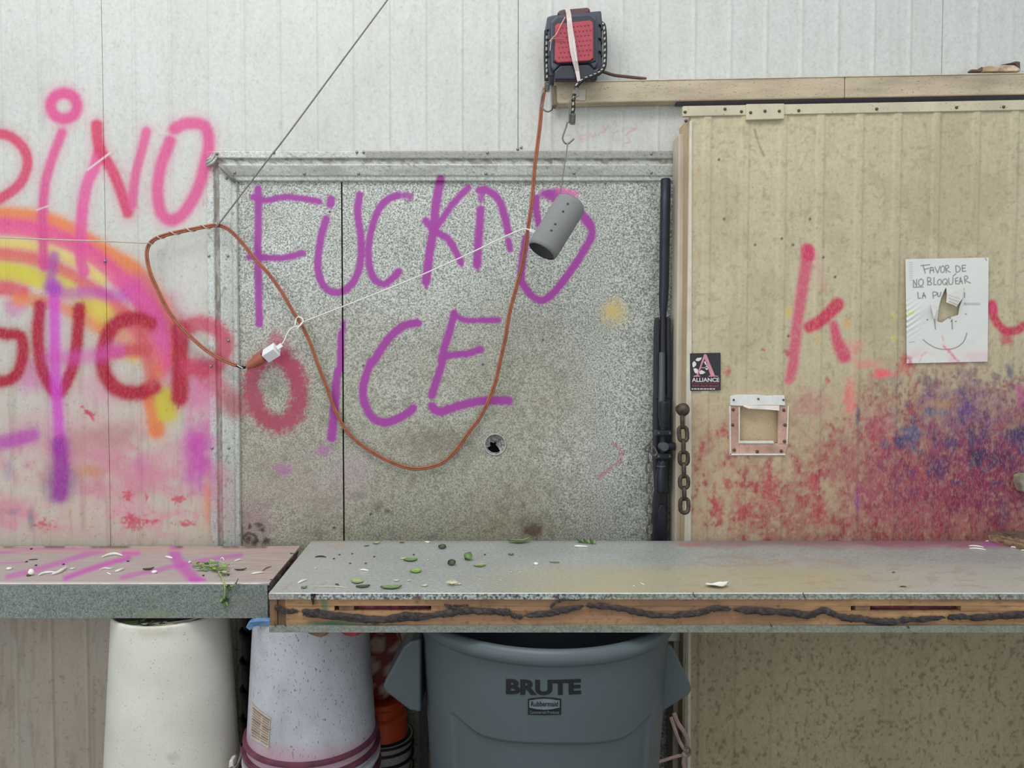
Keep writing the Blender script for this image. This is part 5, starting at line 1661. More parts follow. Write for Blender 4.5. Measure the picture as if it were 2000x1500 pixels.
# ================================================================== CORD, CHARGER, CYLINDER SPEAKER, WIRES
cord = empty('extension_cord', tuple(at(820, 913, 2.08)))
tag(cord, 'orange brown extension cord looping down across the galvanised sheets', 'cord')
cpts = [(1064, 172, 2.01), (1058, 205, 2.01), (1055, 240, 2.012), (1049, 290, 2.015), (1044, 330, 2.018), (1041, 370, 2.02), (1038, 400, 2.02), (1032, 440, 2.022), (1025, 490, 2.03), (1017, 530, 2.04), (1006, 570, 2.045), (995, 612, 2.05), (987, 660, 2.055), (978, 700, 2.06), (968, 745, 2.065), (955, 780, 2.07), (938, 815, 2.075), (915, 845, 2.078), (890, 880, 2.08), (865, 903, 2.08),
        (835, 913, 2.08), (805, 915, 2.08), (770, 905, 2.08), (735, 888, 2.08), (705, 868, 2.08), (680, 845, 2.08), (664, 820, 2.08), (650, 790, 2.08), (638, 755, 2.078), (622, 715, 2.075), (608, 675, 2.07), (592, 640, 2.066), (572, 608, 2.062), (550, 570, 2.06), (525, 535, 2.057), (500, 508, 2.055), (478, 480, 2.053), (462, 462, 2.05), (445, 447, 2.045), (425, 440, 2.04),
        (400, 443, 2.04), (370, 449, 2.04), (340, 455, 2.04), (312, 463, 2.04), (294, 474, 2.04), (287, 492, 2.04), (289, 515, 2.04), (296, 540, 2.042), (312, 575, 2.045), (332, 612, 2.048), (360, 645, 2.05), (395, 678, 2.05), (425, 698, 2.05), (452, 710, 2.052), (462, 714, 2.054)]
p3 = catmull(np.array([tuple(at(a, b, c)) for a, b, c in cpts], float), 5)
# twin-lead cord: two strands side by side
def twin(path, r, parent, mat, name):
    mb = MB()
    P_ = [Vector(q) for q in path]
    for sgn in (-1, 1):
        off = []
        for i, q in enumerate(P_):
            t_ = (P_[min(i + 1, len(P_) - 1)] - P_[max(i - 1, 0)]).normalized()
            nrm = t_.cross(Vector((0, 1, 0))).normalized()
            off.append(q + nrm * (r * .8 * sgn) + Vector((0, .0005 * sgn, 0)))
        mb.tube(off, r, 7)
    return mb.build(name, mat, parent, smooth=True)
twin(p3, .0030, cord, M_cord, 'flat_lead')
twin([tuple(at(a, b, c)) for a, b, c in ((462, 714, 2.054), (470, 717, 2.055), (480, 718, 2.056))], .0022, cord, M_black, 'bare_lead')
wire([(463, 713, 2.05), (470, 717, 2.049), (474, 719, 2.05)], .0012).build('bare_strand', M_white, cord, smooth=True)
def obox(c, ax, up, L, Wd, Th, cham=0):
    ax = Vector(ax).normalized(); up = (Vector(up) - ax * Vector(up).dot(ax)).normalized(); sd_ = ax.cross(up)
    v = [Vector(c) + ax * (L / 2 * a) + up * (Wd / 2 * b) + sd_ * (Th / 2 * d) for a, b, d in
         ((-1, -1, -1), (1, -1, -1), (1, 1, -1), (-1, 1, -1), (-1, -1, 1), (1, -1, 1), (1, 1, 1), (-1, 1, 1))]
    return MB().hexa(v)
pa, pb = at(482, 717, 2.056), at(514, 698, 2.052)
ax = (pb - pa).normalized()
plug = MB().tube([pa, pa.lerp(pb, .15), pa.lerp(pb, .35), pa.lerp(pb, .6), pb], [.007, .009, .0135, .015, .0155], 12, flat=.7)
plug.build('socket_end', M_plug, cord, smooth=True, auto=50)
# white charger cube
cc = at(530, 689, 2.045)
ch_ = empty('charger', tuple(cc))
tag(ch_, 'white cube phone charger plugged into the cord end', 'charger')
obox(cc, (ax.x, -.25, ax.z), (-.45, -.6, .66), .040, .030, .030).build('body', M_white, ch_, bevel=.002, segs=3)
# white cable
cab = empty('charging_cable', tuple(at(585, 635, 2.04)))
tag(cab, 'white charging cable stretched from the charger to the grey cylinder speaker', 'cable')
obox(at(546, 677, 2.034), (.8, -.2, .55), (0, 0, 1), .017, .012, .006).build('connector', M_white, cab, bevel=.001)
wpts = [(551, 672, 2.033), (556, 664, 2.035), (559, 656, 2.037), (563, 648, 2.038), (570, 641, 2.040), (576, 638, 2.042), (584, 637, 2.046), (588, 632, 2.05), (592, 629, 2.048), (602, 625, 2.042), (615, 620, 2.04), (640, 610, 2.035), (700, 587, 2.02), (800, 547, 1.99), (900, 503, 1.955), (980, 465, 1.93), (1005, 454, 1.92), (1018, 449, 1.915), (1026, 447, 1.912), (1034, 449, 1.91), (1040, 452, 1.905)]
wire(wpts, .0019).build('wire', M_cable, cab, smooth=True)
wire([(584, 641, 2.046), (580, 642, 2.044), (588, 634, 2.046), (592, 628, 2.05), (590, 622, 2.055), (584, 619, 2.058), (580, 621, 2.06), (578, 626, 2.06), (576, 636, 2.05)], .0019).build('knot', M_cable, cab, smooth=True)
cp_ = at(1040, 452, 1.905)
obox(cp_, (.9, .2, -.3), (0, 0, 1), .014, .009, .006).build('connector', M_white, cab, bevel=.001)
# grey cylinder speaker
ca, cb = at(1112, 403, 1.895), at(1062, 484, 1.868)
axs = (cb - ca).normalized()
Q = axs.to_track_quat('Z', 'Y').to_matrix().to_4x4()
Ls = (cb - ca).length + .018
cs_ = empty('cylinder_speaker', tuple(cb))
tag(cs_, 'grey fabric cylinder speaker hanging tilted on a wire over the purple lettering', 'speaker')
RS = .0405
MB().lathe([(RS * .80, -.006), (RS * .93, -.001), (RS, .008), (RS, Ls - .008), (RS * .95, Ls - .001), (RS * .86, Ls + .001)], ca - axs * .008, 40, Q).build('fabric_body', M_speaker, cs_, smooth=True)
for (h0, sg) in ((-.004, -1), (Ls - .002, 1)):
    MB().lathe([(RS * .87, h0), (RS * .76, h0 + sg * .001), (RS * .72, h0 - sg * .006), (.0001, h0 - sg * .007)], ca - axs * .008, 40, Q).build('end_radiator', M_speakerd, cs_, smooth=True)
mid = ca.lerp(cb, .45)
vw = (Vector((0, 0, CAMZ)) - mid).normalized()
nv_ = (vw - axs * vw.dot(axs)).normalized()
for tt in (.12, .3, .6, .75):
    c0 = ca.lerp(cb, tt) + (Matrix.Rotation(.15, 3, axs) @ nv_) * (RS - .0005)
    Qn = nv_.to_track_quat('Z', 'Y').to_matrix().to_4x4()
    MB().lathe([(.0001, .001), (.003, .0008), (.0036, 0)], c0, 10, Qn).build('button', M_speakerd, cs_)
wire([(1109, 279, 1.885), (1103, 320, 1.89), (1096, 365, 1.895), (1092, 392, 1.897), (1093, 402, 1.897)], .0016).build('hanging_wire', M_wire, None, smooth=True)
tag(bpy.data.objects['hanging_wire'], 'thin steel wire from the bungee hook down to the cylinder speaker', 'wire')
# rope wire going up, and the pale one leaving to the left
rp = empty('guy_wire', tuple(at(425, 440, 2.034)))
tag(rp, 'grey wire running diagonally up from the cord to the ceiling', 'wire')
wire([(424, 441, 2.033), (430, 434, 2.034), (520, 316, 2.02), (560, 265, 2.01), (660, 130, 1.985), (755, 2, 1.96), (800, -60, 1.95)], .0022).build('strand', M_wire, rp, smooth=True)
th_ = np.linspace(0, 1, 60)
tw2 = []
base = catmull(np.array([tuple(at(a, b, c)) for a, b, c in cpts[39:45]], float), 12)
for i, q in enumerate(base):
    a = i / len(base) * 2 * PI * 5
    tw2.append(Vector(q) + Vector((0, -.0066 * math.cos(a), .0066 * math.sin(a))))
MB().tube(tw2, .0017, 6).build('wrapped_strand', M_wirel, rp, smooth=True)
pw = empty('pale_wire', tuple(at(0, 463, 2.03)))
tag(pw, 'pale thin wire crossing the rainbow to the left edge', 'wire')
wire([(-60, 462, 2.03), (0, 464, 2.03), (100, 468, 2.031), (200, 471, 2.031), (292, 475, 2.031)], .0019).build('strand', M_wirel, pw, smooth=True)

# ================================================================== STICKER AND PAPER SIGN
def dpt(px_, py_, off): return at(px_, py_, YD - off)
def zk(p): return [(1320 + a * .16, 670 + b * .16) for a, b in p]
c0 = dpt(1377, 763, .004)
stk = empty('sticker', tuple(c0))
tag(stk, 'small black sticker with a large pink letter A on the door edge', 'sticker')
MB().pprism(zk([(172, 130), (180, 126), (540, 118), (546, 124), (548, 570), (542, 576), (184, 584), (176, 576)]), YD - .0045, YD - .0030).build('backing', M_sticker, stk)
mb = MB()
YS = YD - .0052
def spoly(poly, mat, name='print', Y=YS):
    m_ = MB().pprism(zk(poly), Y, YD - .0044)
    return m_.build(name, mat, stk)
spoly([(345, 140), (360, 133), (376, 145), (470, 380), (478, 398), (520, 402), (520, 410), (400, 410), (400, 402), (425, 396), (415, 370), (352, 190), (280, 370), (276, 392), (300, 404), (300, 410), (215, 412), (215, 404), (256, 390)], M_stp, 'letter_a')
spoly([(310, 296), (388, 294), (380, 306), (306, 306)], M_stp, 'letter_bar')
for q in ([(240, 205), (262, 182), (318, 176), (305, 205), (280, 222), (250, 218)], [(205, 290), (202, 250), (215, 225), (232, 222), (250, 250), (245, 275), (215, 300)],
          [(212, 315), (240, 306), (268, 320), (272, 350), (262, 376), (232, 362)], [(288, 350), (310, 328), (345, 345), (362, 360), (330, 378), (292, 380)], [(362, 290), (380, 275), (392, 300), (385, 330), (360, 320)], [(345, 225), (370, 222), (382, 250), (372, 275), (352, 250)]):
    spoly(q, M_stw, 'petal')
def flat_text(body, x0, x1, y0, y1, name, mat, parent, Y, offset=0, f=None):
    v, fc = text_2d(body, offset)
    mb = MB()
    mb.add([at(x0 + (x1 - x0) * a, y1 + (y0 - y1) * b, Y) for a, b in v], fc)
    return mb.build(name, mat, parent)
kx_ = lambda a: 1320 + a * .16
ky_ = lambda b: 670 + b * .16
flat_text('ALLIANCE', kx_(196), kx_(530), ky_(424), ky_(474), 'lettering', M_stw, stk, YS, .02)
flat_text('909.869.8660', kx_(200), kx_(522), ky_(508), ky_(540), 'lettering', M_str, stk, YS, .012)
# two rows of print too small to read in the photograph: plain blurred dashes
for (ya_, yb__, mt_, n__) in ((487, 494, M_str, 9), (555, 567, M_stw, 8)):
    fp_ = MB()
    a_ = 192.0
    for q_ in range(n__):
        w_ = 20 + (q_ * 37) % 23
        fp_.pprism(zk([(a_, ya_), (a_ + w_, ya_ - 1), (a_ + w_, yb__ - 1), (a_, yb__)]), YS, YD - .0044)
        a_ += w_ + 8
    fp_.build('fine_print', mt_, stk)

# paper sign with a torn hole
YP = YD - .0055
def zp(p): return [(1750 + a * .15337, 490 + b * .15337) for a, b in p]
corner = zp([(118, 105), (1178, 85), (1165, 1410), (135, 1432)])
nu_, nv2 = 200, 256
u, v = np.meshgrid(np.linspace(0, 1, nu_), np.linspace(0, 1, nv2), indexing='ij')
cA, cB, cC, cD = [np.array(q) for q in corner]
pxg = (cA[0] * (1 - u) + cB[0] * u) * (1 - v) + (cD[0] * (1 - u) + cC[0] * u) * v
pyg = (cA[1] * (1 - u) + cB[1] * u) * (1 - v) + (cD[1] * (1 - u) + cC[1] * u) * v
P = np.zeros((nu_, nv2, 3))
holec = np.array(zp([(660, 690)])[0])
for i in range(nu_):
    for j in range(nv2):
        q = at(pxg[i, j], pyg[i, j], YP)
        P[i, j] = q
dd = np.hypot(pxg - holec[0], (pyg - holec[1]) * .8)
bul = 0.0035 * np.exp(-(dd / 28) ** 2) + .0012 * fbm(pxg / 30, pyg / 30, 3) + .002 * ss(.25, .0, u) * ss(.3, .6, v) * (1 - ss(.6, .8, v)) * np.sin(pyg * .3 + pxg * .2) ** 2
P[..., 1] -= bul
P = P[:, ::-1]
sp_ = Surf(P)
INK, INK2 = (104, 102, 100), (150, 148, 148)
def pen(p, w=2.0, c=INK, op=.9, sm=True): sp_.stroke(zp(p), w, c, op, 1.0, 0, sm)
for s_ in ([(345, 185), (372, 285)], [(318, 188), (430, 176)], [(360, 236), (420, 222)],                                                   # F
           [(432, 285), (440, 215), (446, 212)], [(440, 215), (470, 212), (482, 275)], [(436, 250), (478, 244)],                              # A
           [(496, 206), (530, 284), (560, 196)],                                                                                             # V
           [(600, 190), (575, 210), (572, 262), (590, 276), (612, 262), (616, 212), (600, 190)],                                              # O
           [(640, 278), (632, 196), (662, 186), (672, 210), (640, 238), (690, 272)],                                                          # R
           [(768, 272), (762, 192), (800, 200), (818, 232), (804, 262), (768, 274)],                                                          # D
           [(886, 182), (842, 186), (846, 262), (888, 258)], [(844, 224), (880, 218)],                                                        # E
           [(222, 450), (222, 372), (262, 448), (264, 362)], [(318, 358), (292, 380), (290, 428), (316, 446), (344, 424), (346, 380), (318, 358)], [(222, 464), (345, 460)],   # NO
           [(408, 430), (402, 342), (440, 350), (440, 380), (410, 388), (452, 404), (444, 430), (400, 434)], [(484, 340), (482, 432), (516, 430)],                              # BL
           [(556, 362), (532, 386), (536, 426), (560, 432), (578, 404), (572, 370), (556, 362)], [(626, 356), (596, 380), (600, 420), (626, 430), (652, 402), (646, 366), (626, 356)], [(630, 405), (656, 436)],   # OQ
           [(672, 348), (674, 416), (700, 428), (722, 410), (724, 340)], [(726, 322), (762, 294)], [(788, 340), (756, 352), (760, 420), (792, 420)], [(758, 386), (786, 380)],     # UE
           [(806, 424), (820, 340), (846, 418)], [(812, 392), (840, 388)], [(880, 412), (872, 332), (904, 322), (912, 350), (880, 374), (946, 410)],                              # AR
           [(276, 530), (284, 604), (312, 604)], [(336, 606), (352, 532), (378, 600)], [(342, 574), (372, 570)],                                                                # LA
           [(478, 604), (470, 530), (510, 526), (520, 556), (480, 572)], [(530, 534), (534, 580), (556, 582), (574, 530)],                                                      # PU
           [(694, 480), (684, 500), (700, 520), (684, 534)], [(716, 524), (726, 478), (740, 520)], [(784, 476), (790, 526)], [(840, 500), (866, 486)], [(852, 496), (852, 546)], [(874, 536), (874, 592)]):   # ERTA
    pen(s_, 1.9, sm=len(s_) > 4)
for s_ in ([(490, 876), (502, 998)], [(712, 878), (718, 996)], [(700, 900), (714, 880)]):
    pen(s_, 2.0)
pen([(346, 1132), (420, 1190), (520, 1240), (640, 1256), (760, 1234), (850, 1170), (890, 1090), (902, 1046)], 1.8)
pen([(866, 690), (880, 660), (890, 690)], 1.3, INK2); 
for k in range(8):
    pen([(866 + 26 * k, 690), (874 + 26 * k, 662), (886 + 26 * k, 688)], 1.3, INK2, .8)
for k in range(9):
    pen([(170, 150 + 28 * k), (210, 146 + 28 * k)], 1.6, INK2, .5)
for k in range(5):
    pen([(200 + 40 * k, 1020 - 25 * k), (240 + 40 * k, 1000 - 28 * k)], 1.6, (196, 196, 196), .6)
pen([(1140, 95), (1152, 120)], 2, INK, .8); pen([(170, 1168), (235, 1154)], 1.4, INK2)
for q in [(400, 878), (888, 805), (688, 858), (762, 900)]:
    xq, yq = zp([q])[0]
    sp_.blob(xq, yq, 2.5, 1.8, (90, 84, 80), .8, .4, 4)
x, y = sp_.px, sp_.py
sp_.over(ss(660, 706, y) * ss(.35, .75, fbm(x / 18, y / 14, 2)) * .5, (232, 168, 180))
sp_.stroke(zp([(590, 1080), (600, 1130)]), 3, (222, 120, 140), .6, 2, 2)
sp_.stroke(zp([(605, 1220), (660, 1260), (720, 1330), (800, 1412)]), 4, (226, 96, 120), .65, 2.5, 4)
sp_.stroke(zp([(120, 1350), (170, 1380), (190, 1430)]), 7, (206, 76, 108), .7, 3, 4)
sp_.stroke(zp([(300, 1400), (340, 1320), (380, 1300)]), 4, (230, 150, 166), .5, 2, 3)
sp_.stroke(zp([(110, 805), (160, 795), (212, 778)]), 5, (212, 220, 96), .8, 2, 2)
sp_.stroke(zp([(160, 900), (300, 830), (430, 770)]), 10, (206, 208, 208), .6, 5, 2)
# torn hole
hp = np.array(zp([(632, 470), (655, 480), (700, 500), (850, 600), (812, 700), (790, 815), (680, 850), (580, 912), (530, 900), (526, 870), (545, 720), (575, 600)]))
def inpoly(px_, py_, poly):
    ins = np.zeros(px_.shape, bool)
    n = len(poly)
    for i in range(n):
        x1, y1 = poly[i]; x2, y2 = poly[(i + 1) % n]
        c = ((y1 > py_) != (y2 > py_)) & (px_ < (x2 - x1) * (py_ - y1) / (y2 - y1 + 1e-12) + x1)
        ins ^= c
    return ins
pxr, pyr = sp_.px.reshape(nu_, nv2), sp_.py.reshape(nu_, nv2)
cpx, cpy = (pxr[:-1, :-1] + pxr[1:, 1:]) / 2, (pyr[:-1, :-1] + pyr[1:, 1:]) / 2
sign = empty('paper_sign', tuple(at(1849, 700, YP)))
tag(sign, 'torn white paper notice with handwriting and smile taped on the sliding door', 'sign')
surf_obj('sheet', [sp_], M_paper, sign, masks=[~inpoly(cpx, cpy, hp)])
def flap(poly, lifts, name, lines=()):
    mb = MB()
    vs = [at(a, b, YP - l) for (a, b), l in zip(zp(poly), lifts)]
    mb.prism(vs, [q + Vector((0, .0006, 0)) for q in vs])
    return mb.build(name, plain('paper_flap', (214, 210, 204), .75, 0, .04, 30), sign)
flap([(640, 470), (860, 470), (866, 500), (845, 610), (770, 712), (740, 690), (640, 655), (650, 560)], [.004, .004, .004, .009, .016, .016, .016, .010], 'torn_flap')
flap([(545, 715), (525, 872), (500, 862), (480, 855), (440, 680)], [.003, .006, .014, .014, .004], 'torn_flap')
fm = MB()
for k, yy in enumerate((560, 600, 640)):
    fm.tube([at(*zp([(665 + 6 * k, yy)])[0], YP - .0155), at(*zp([(740, yy + 26)])[0], YP - .016), at(*zp([(815 - 12 * k, yy + 50)])[0], YP - .0165)], .0006, 4)
fm.build('flap_crease', plain('grey_crease', (180, 174, 172), .8), sign)

# ================================================================== SCRAPS ON THE BENCHES
def sizes(px_len, p): return px_len * p.y / F
def strip(pts, z, wpx, name, mat, label, cat='scrap', h=.0015, group=None):
    P_ = catmull(np.array([tuple(on_z(a, b, z)) for a, b in pts], float), 5)
    n_ = len(P_)
    wd = wpx * P_[0][1] / F / 2
    path = [Vector(q) + Vector((0, 0, h + .0012 * math.sin(PI * i / max(n_ - 1, 1)))) for i, q in enumerate(P_)]
    rr = [wd * (.35 + .65 * math.sin(PI * (i + .5) / n_)) for i in range(n_)]
    mb = MB().tube(path, rr, 8, flat=.8)
    zmin = min(v[2] for v in mb.v)
    mb.v = [(a, b, c - zmin + z + .0003) for a, b, c in mb.v]
    return tag(mb.build(name, mat, smooth=True), label, cat, group)
GL, GRT = 'white shreds on the left bench', 'scraps on the long bench'
def pebble(px_, py_, z, spx, name, mat, label, cat='scrap', squash=.6, group=None):
    p = on_z(px_, py_, z)
    r = spx * p.y / F / 2
    mb = MB()
    rr = random.Random(px_)
    prf = [(.05 * r, 0), (.7 * r, .05 * r), (r, .5 * r * squash), (.75 * r, 1.2 * r * squash), (.05 * r, 1.5 * r * squash)]
    mb.lathe(prf, p, 9)
    mb.v = [(a + .18 * r * rr.uniform(-1, 1), b + .18 * r * rr.uniform(-1, 1), c) for a, b, c in mb.v]
    mb.v = [(a, b, max(c, z + .0003)) for a, b, c in mb.v]
    return tag(mb.build(name, mat, smooth=True), label, cat, group)
pebble(18, 1112, zL, 12, 'white_petal', M_shred, 'roundish white petal at the far left of the left bench', squash=.5)
strip([(199, 1090), (212, 1086), (226, 1084), (239, 1087)], zL, 5.5, 'white_shred', M_shred, 'arched white shred near the back of the left bench', h=.003)
b = empty('garlic_clove', tuple(on_z(61, 1121, zL)))
tag(b, 'white garlic clove with a brown root end near the front edge of the left bench', 'garlic')
p = on_z(61, 1124, zL)
MB().lathe([(.0005, .0165), (.004, .015), (.007, .009), (.0065, .004), (.003, .0012), (.0005, .001)], p, 12).build('bulb', M_shred, b, smooth=True)
MB().lathe([(.0005, .0006), (.005, .0008), (.006, .003), (.003, .005), (.0005, .005)], p + Vector((-.003, -.004, 0)), 9).build('root_end', M_dry, b, smooth=True)
strip([(75, 1125), (88, 1121), (108, 1119)], zL, 5, 'white_shred', M_shred, 'long white shred lying flat left of the pointed one on the left bench')
strip([(102, 1124), (115, 1120), (124, 1115), (130, 1110)], zL, 7, 'white_shred', M_shred, 'broad pointed white shred near the front edge of the left bench')
strip([(136, 1112), (142, 1112), (148, 1110)], zL, 3, 'white_shred', M_shred, 'short white shred right of the broad pointed one on the left bench')
strip([(194, 1114), (204, 1111), (214, 1112), (224, 1109)], zL, 3, 'white_shred', M_shred, 'thin wavy white shred in the middle of the left bench')
strip([(225, 1118), (233, 1116), (242, 1112)], zL, 5, 'white_shred', M_shred, 'forked white shred right of the thin wavy one on the left bench')
strip([(208, 1119), (212, 1122), (217, 1123)], zL, 3, 'white_shred', M_shred, 'tiny curved white shred below the thin wavy one on the left bench')
tag(place(leaf_mb(.026, .013, .5, .6, seed=3), on_z(290, 1113, zL), .3).build('dry_leaf', M_dry, smooth=True), 'curled dark brown leaf in the middle of the left bench', 'leaf')
pebble(302, 1119, zL, 12, 'garlic_skin', M_shred, 'white garlic skin bit below the curled brown leaf', squash=.6)
strip([(323, 1089), (330, 1091), (337, 1092)], zL, 5, 'white_shred', M_shred, 'white petal shred beside the wide purple stroke on the left bench')
pebble(371, 1100, zL, 6, 'white_grain', M_shred, 'small upright white grain behind the herb bunch', squash=1.1)
strip([(431, 1093), (434, 1091), (438, 1095)], zL, 3, 'white_shred', M_shred, 'tiny pinkish white shred behind the herb bunch')
strip([(458, 1097), (466, 1095), (471, 1094)], zL, 3.5, 'white_shred', M_shred, 'small white shred right behind the herb bunch')
tag(place(leaf_mb(.030, .010, .5, .5, seed=8), on_z(470, 1114, zL), .1).build('dry_leaf', M_dry, smooth=True), 'thin dry leaf right of the herb bunch', 'leaf')
strip([(491, 1122), (502, 1121), (515, 1119)], zL, 4, 'white_shred', M_shred, 'straight white shred near the right end of the left bench')
strip([(512, 1116), (520, 1111), (530, 1107)], zL, 2.5, 'red_strand', plain('reddish_strand', (168, 104, 90), .7), 'reddish strand at the right end of the left bench')
strip([(56, 1094), (66, 1094), (74, 1093)], zL, 2, 'dark_stick', M_crumb, 'thin dark twig at the back left of the left bench')
for q, lb in (((70, 1105), 'dark crumb above the garlic clove'), ((52, 1098), 'dark crumb under the thin twig'), ((61, 1073), 'small reddish crumb at the rear edge of the left bench'), ((124, 1103), 'dark crumb above the broad pointed shred'), ((250, 1097), 'dark crumb at mid depth left of the curled brown leaf'), ((446, 1124), 'dark crumb right of the herb stem'), ((397, 1125), 'dark crumb in front of the herb bunch')):
    pebble(q[0], q[1], zL, 5, 'crumb', M_crumb, lb, 'crumb', .7)
# herb bunch with a sprig hanging over the edge
hb = empty('herb_bunch', tuple(on_z(410, 1120, zL)))
tag(hb, 'bunch of fresh green herb leaves with a stem hanging over the left bench edge', 'herb')
rr = random.Random(12)
for k in range(46):
    px_ = rr.uniform(378, 448)
    py_ = 1113 + rr.uniform(-7, 6) - (6 if px_ < 410 else 0) * .5
    if px_ > 425: py_ = 1112 + rr.uniform(-3, 14)
    p = on_z(px_, py_, zL + .001)
    p.z += rr.uniform(0, .012)
    m_ = [M_leafb, M_leaf, M_leaf, M_leafp][k % 4]
    L_ = rr.uniform(.012, .022)
    place(leaf_mb(L_, L_ * .5, .3, .3, seed=k, nu=5, nv=3), p, rr.uniform(-.6, .6) + (PI if rr.random() < .5 else 0), rr.uniform(-.3, .3), rr.uniform(-.5, .5)).build('leaf', m_, hb, smooth=True)
stm = plain('pale_stem', (160, 182, 110), .5)
Ye = YL0 - .006
stp = [on_z(426, 1114, zL + .006), on_z(431, 1124, zL + .006), at(435, 1136, YL0 + .002) + Vector((0, 0, .006)), at(439, 1146, Ye), at(440, 1156, Ye), at(438, 1168, Ye), at(436, 1176, Ye)]
MB().tube([Vector(q) for q in catmull(np.array([tuple(v) for v in stp]), 4)], .0016, 6).build('stem', stm, hb, smooth=True)
s2p = [at(439, 1142, Ye), at(447, 1145, Ye), at(454, 1144, Ye), at(460, 1138, Ye - .002)]
MB().tube([Vector(q) for q in catmull(np.array([tuple(v) for v in s2p]), 4)], .0010, 6).build('stem', stm, hb, smooth=True)
for k, (a, b_) in enumerate([(446, 1152), (448, 1156), (444, 1160), (433, 1176), (438, 1180), (441, 1184), (434, 1183), (437, 1188), (443, 1178), (462, 1146), (464, 1141)]):
    p = at(a, b_, Ye - .003)
    mb = leaf_mb(.014, .008, .3, .3, seed=k, nu=5, nv=3)
    place(mb, p, rr.uniform(0, 6), 1.1, rr.uniform(-.6, .6)).build('leaf', [M_leafd, M_leaf][k % 2], hb, smooth=True)

def leaf(px_, py_, L, W, mat, label, yaw=0, curl=.3, fold=.4, pitch=0, roll=0, tip=1.0, name='leaf_scrap', wav=0, rib=None):
    p = on_z(px_, py_, zR)
    ln = L * p.y / F
    mb = place(leaf_mb(ln, W, curl, fold, tip, seed=px_, wav=wav), p, yaw, pitch, roll)
    o = mb.build(name, mat, smooth=True)
    if rib:
        vs = [Vector(v) for v in mb.v]
        mid_ = [vs[i * 5 + 2] + Vector((0, 0, .0007)) for i in range(1, 8)]
        MB().tube(mid_, .0006, 5).build('midrib', rib, o, smooth=True)
    return tag(o, label, 'leaf', GRT if False else None)
leaf(735, 1062, 14, .014, M_leafp, 'pale curled leaf bit at the back of the long bench, left of the white speck', .5, .5, .6)
leaf(716, 1067, 11, .006, M_leafd, 'thin dark leaf sliver near the back of the long bench', .4)
leaf(785, 1060.5, 10, .006, M_dry, 'dark flat sliver against the rear edge of the long bench', 0)
strip([(830, 1059), (835, 1061), (840, 1060)], zR, 4, 'white_shred', M_shred, 'white speck at the rear edge of the long bench')
leaf(864, 1071, 16, .020, M_leafd, 'folded dark green leaf at the back of the long bench', -.2, .3, 1.0, 0, .3)
strip([(615, 1089), (626, 1088), (637, 1089)], zR, 3, 'dark_stick', M_crumb, 'flat dark stick at the left end of the long bench')
leaf(787, 1092, 12, .008, M_ivory, 'pale scrap just left of the flat green leaf on the long bench', .2)
leaf(802, 1095, 27, .026, M_leaf, 'flat mid-green leaf in the middle depth of the long bench', .1, .15, .4, rib=M_leafp)
leaf(812, 1117, 24, .026, M_leafb, 'bright lime green leaf on the long bench', .25, .35, .3, rib=M_leafp)
strip([(703, 1114), (711, 1115), (720, 1116)], zR, 4, 'white_shred', M_shred, 'white shred left of the lime green leaf on the long bench')
leaf(698, 1137, 24, .030, M_leafp, 'arched pale leaf with green rim near the front of the long bench', .1, -.35, -.5)
leaf(709, 1147, 28, .016, M_leafd, 'narrow dark green leaf at the front of the long bench', .2, .2, .5)
leaf(764, 1149, 42, .022, M_leaf, 'longest green leaf at the front edge of the long bench', .05, .25, .5, rib=M_leafp)
leaf(774, 1135, 12, .008, M_ivory, 'small cream scrap behind the longest green leaf', -.2)
leaf(829, 1145, 13, .009, M_ivory, 'cream scrap right of the longest green leaf', .3)
leaf(798, 1135, 8, .006, M_ivory, 'tiny cream scrap near the middle front of the long bench', -.2)
leaf(883, 1143, 11, .026, M_ivory, 'pointed cream leaf tip near the front of the long bench', 1.4, .5, .8, -.5)
leaf(897, 1142, 9, .008, M_ivory, 'tiny cream scrap right of the pointed cream tip', 0)
leaf(882, 1103, 16, .020, M_leafd, 'pointed dark green leaf fold in the middle of the long bench', .1, .4, 1.3, 0, .4)
leaf(916, 1093, 17, .030, M_leaf, 'upright curled green leaf in the middle of the long bench', .5, .9, 1.0, -.4, .2)
leaf(937, 1106, 25, .018, M_leafp, 'pale striped leaf scrap in the middle of the long bench', .2, .2, .4, rib=M_leafd)
leaf(1015, 1061, 46, .030, M_leafp, 'large pale green leaf at the rear edge of the long bench', .1, .55, .9, 0, -.25, rib=M_leafb)
leaf(998, 1084, 11, .012, M_leaf, 'small green leaf bit below the large pale leaf', .1, .3, .8)
pebble(1047, 1103, zR, 10, 'white_chip', M_shred, 'small white chip with a pale tail on the long bench', squash=.7)
leaf(1083, 1099, 20, .008, M_leaf, 'narrow green leaf strip right of the white chip', -.15, .1)
strip([(1122, 1068), (1130, 1069), (1148, 1069)], zR, 4.5, 'white_shred', M_shred, 'bright white shred below the feathery sprig on the long bench')
sg = empty('sprig', tuple(on_z(1145, 1060, zR)))
tag(sg, 'feathery green sprig at the rear edge of the long bench', 'herb')
for k in range(6):
    p = on_z(1131 + 6 * k, 1060 + .4 * k, zR)
    place(leaf_mb(.020, .007, .3, .4, seed=k, nu=6, nv=3), p, 2.5 - .2 * k, -.4, 0).build('leaflet', [M_leafd, M_leaf][k % 2], sg, smooth=True)
MB().tube([on_z(1128 + 7 * k, 1061, zR) + Vector((0, 0, .003)) for k in range(6)], .0010, 5).build('stem', M_leafd, sg, smooth=True)
fk = leaf(1400, 1146, 46, .034, M_shred, 'large white flake at the front of the long bench', .08, .25, .3, 0, -.12, 1.0, 'white_flake', .04)
strip([(1413, 1138), (1420, 1138), (1424, 1138)], zR, 2, 'white_shred', M_shred, 'tiny white sliver behind the large white flake')
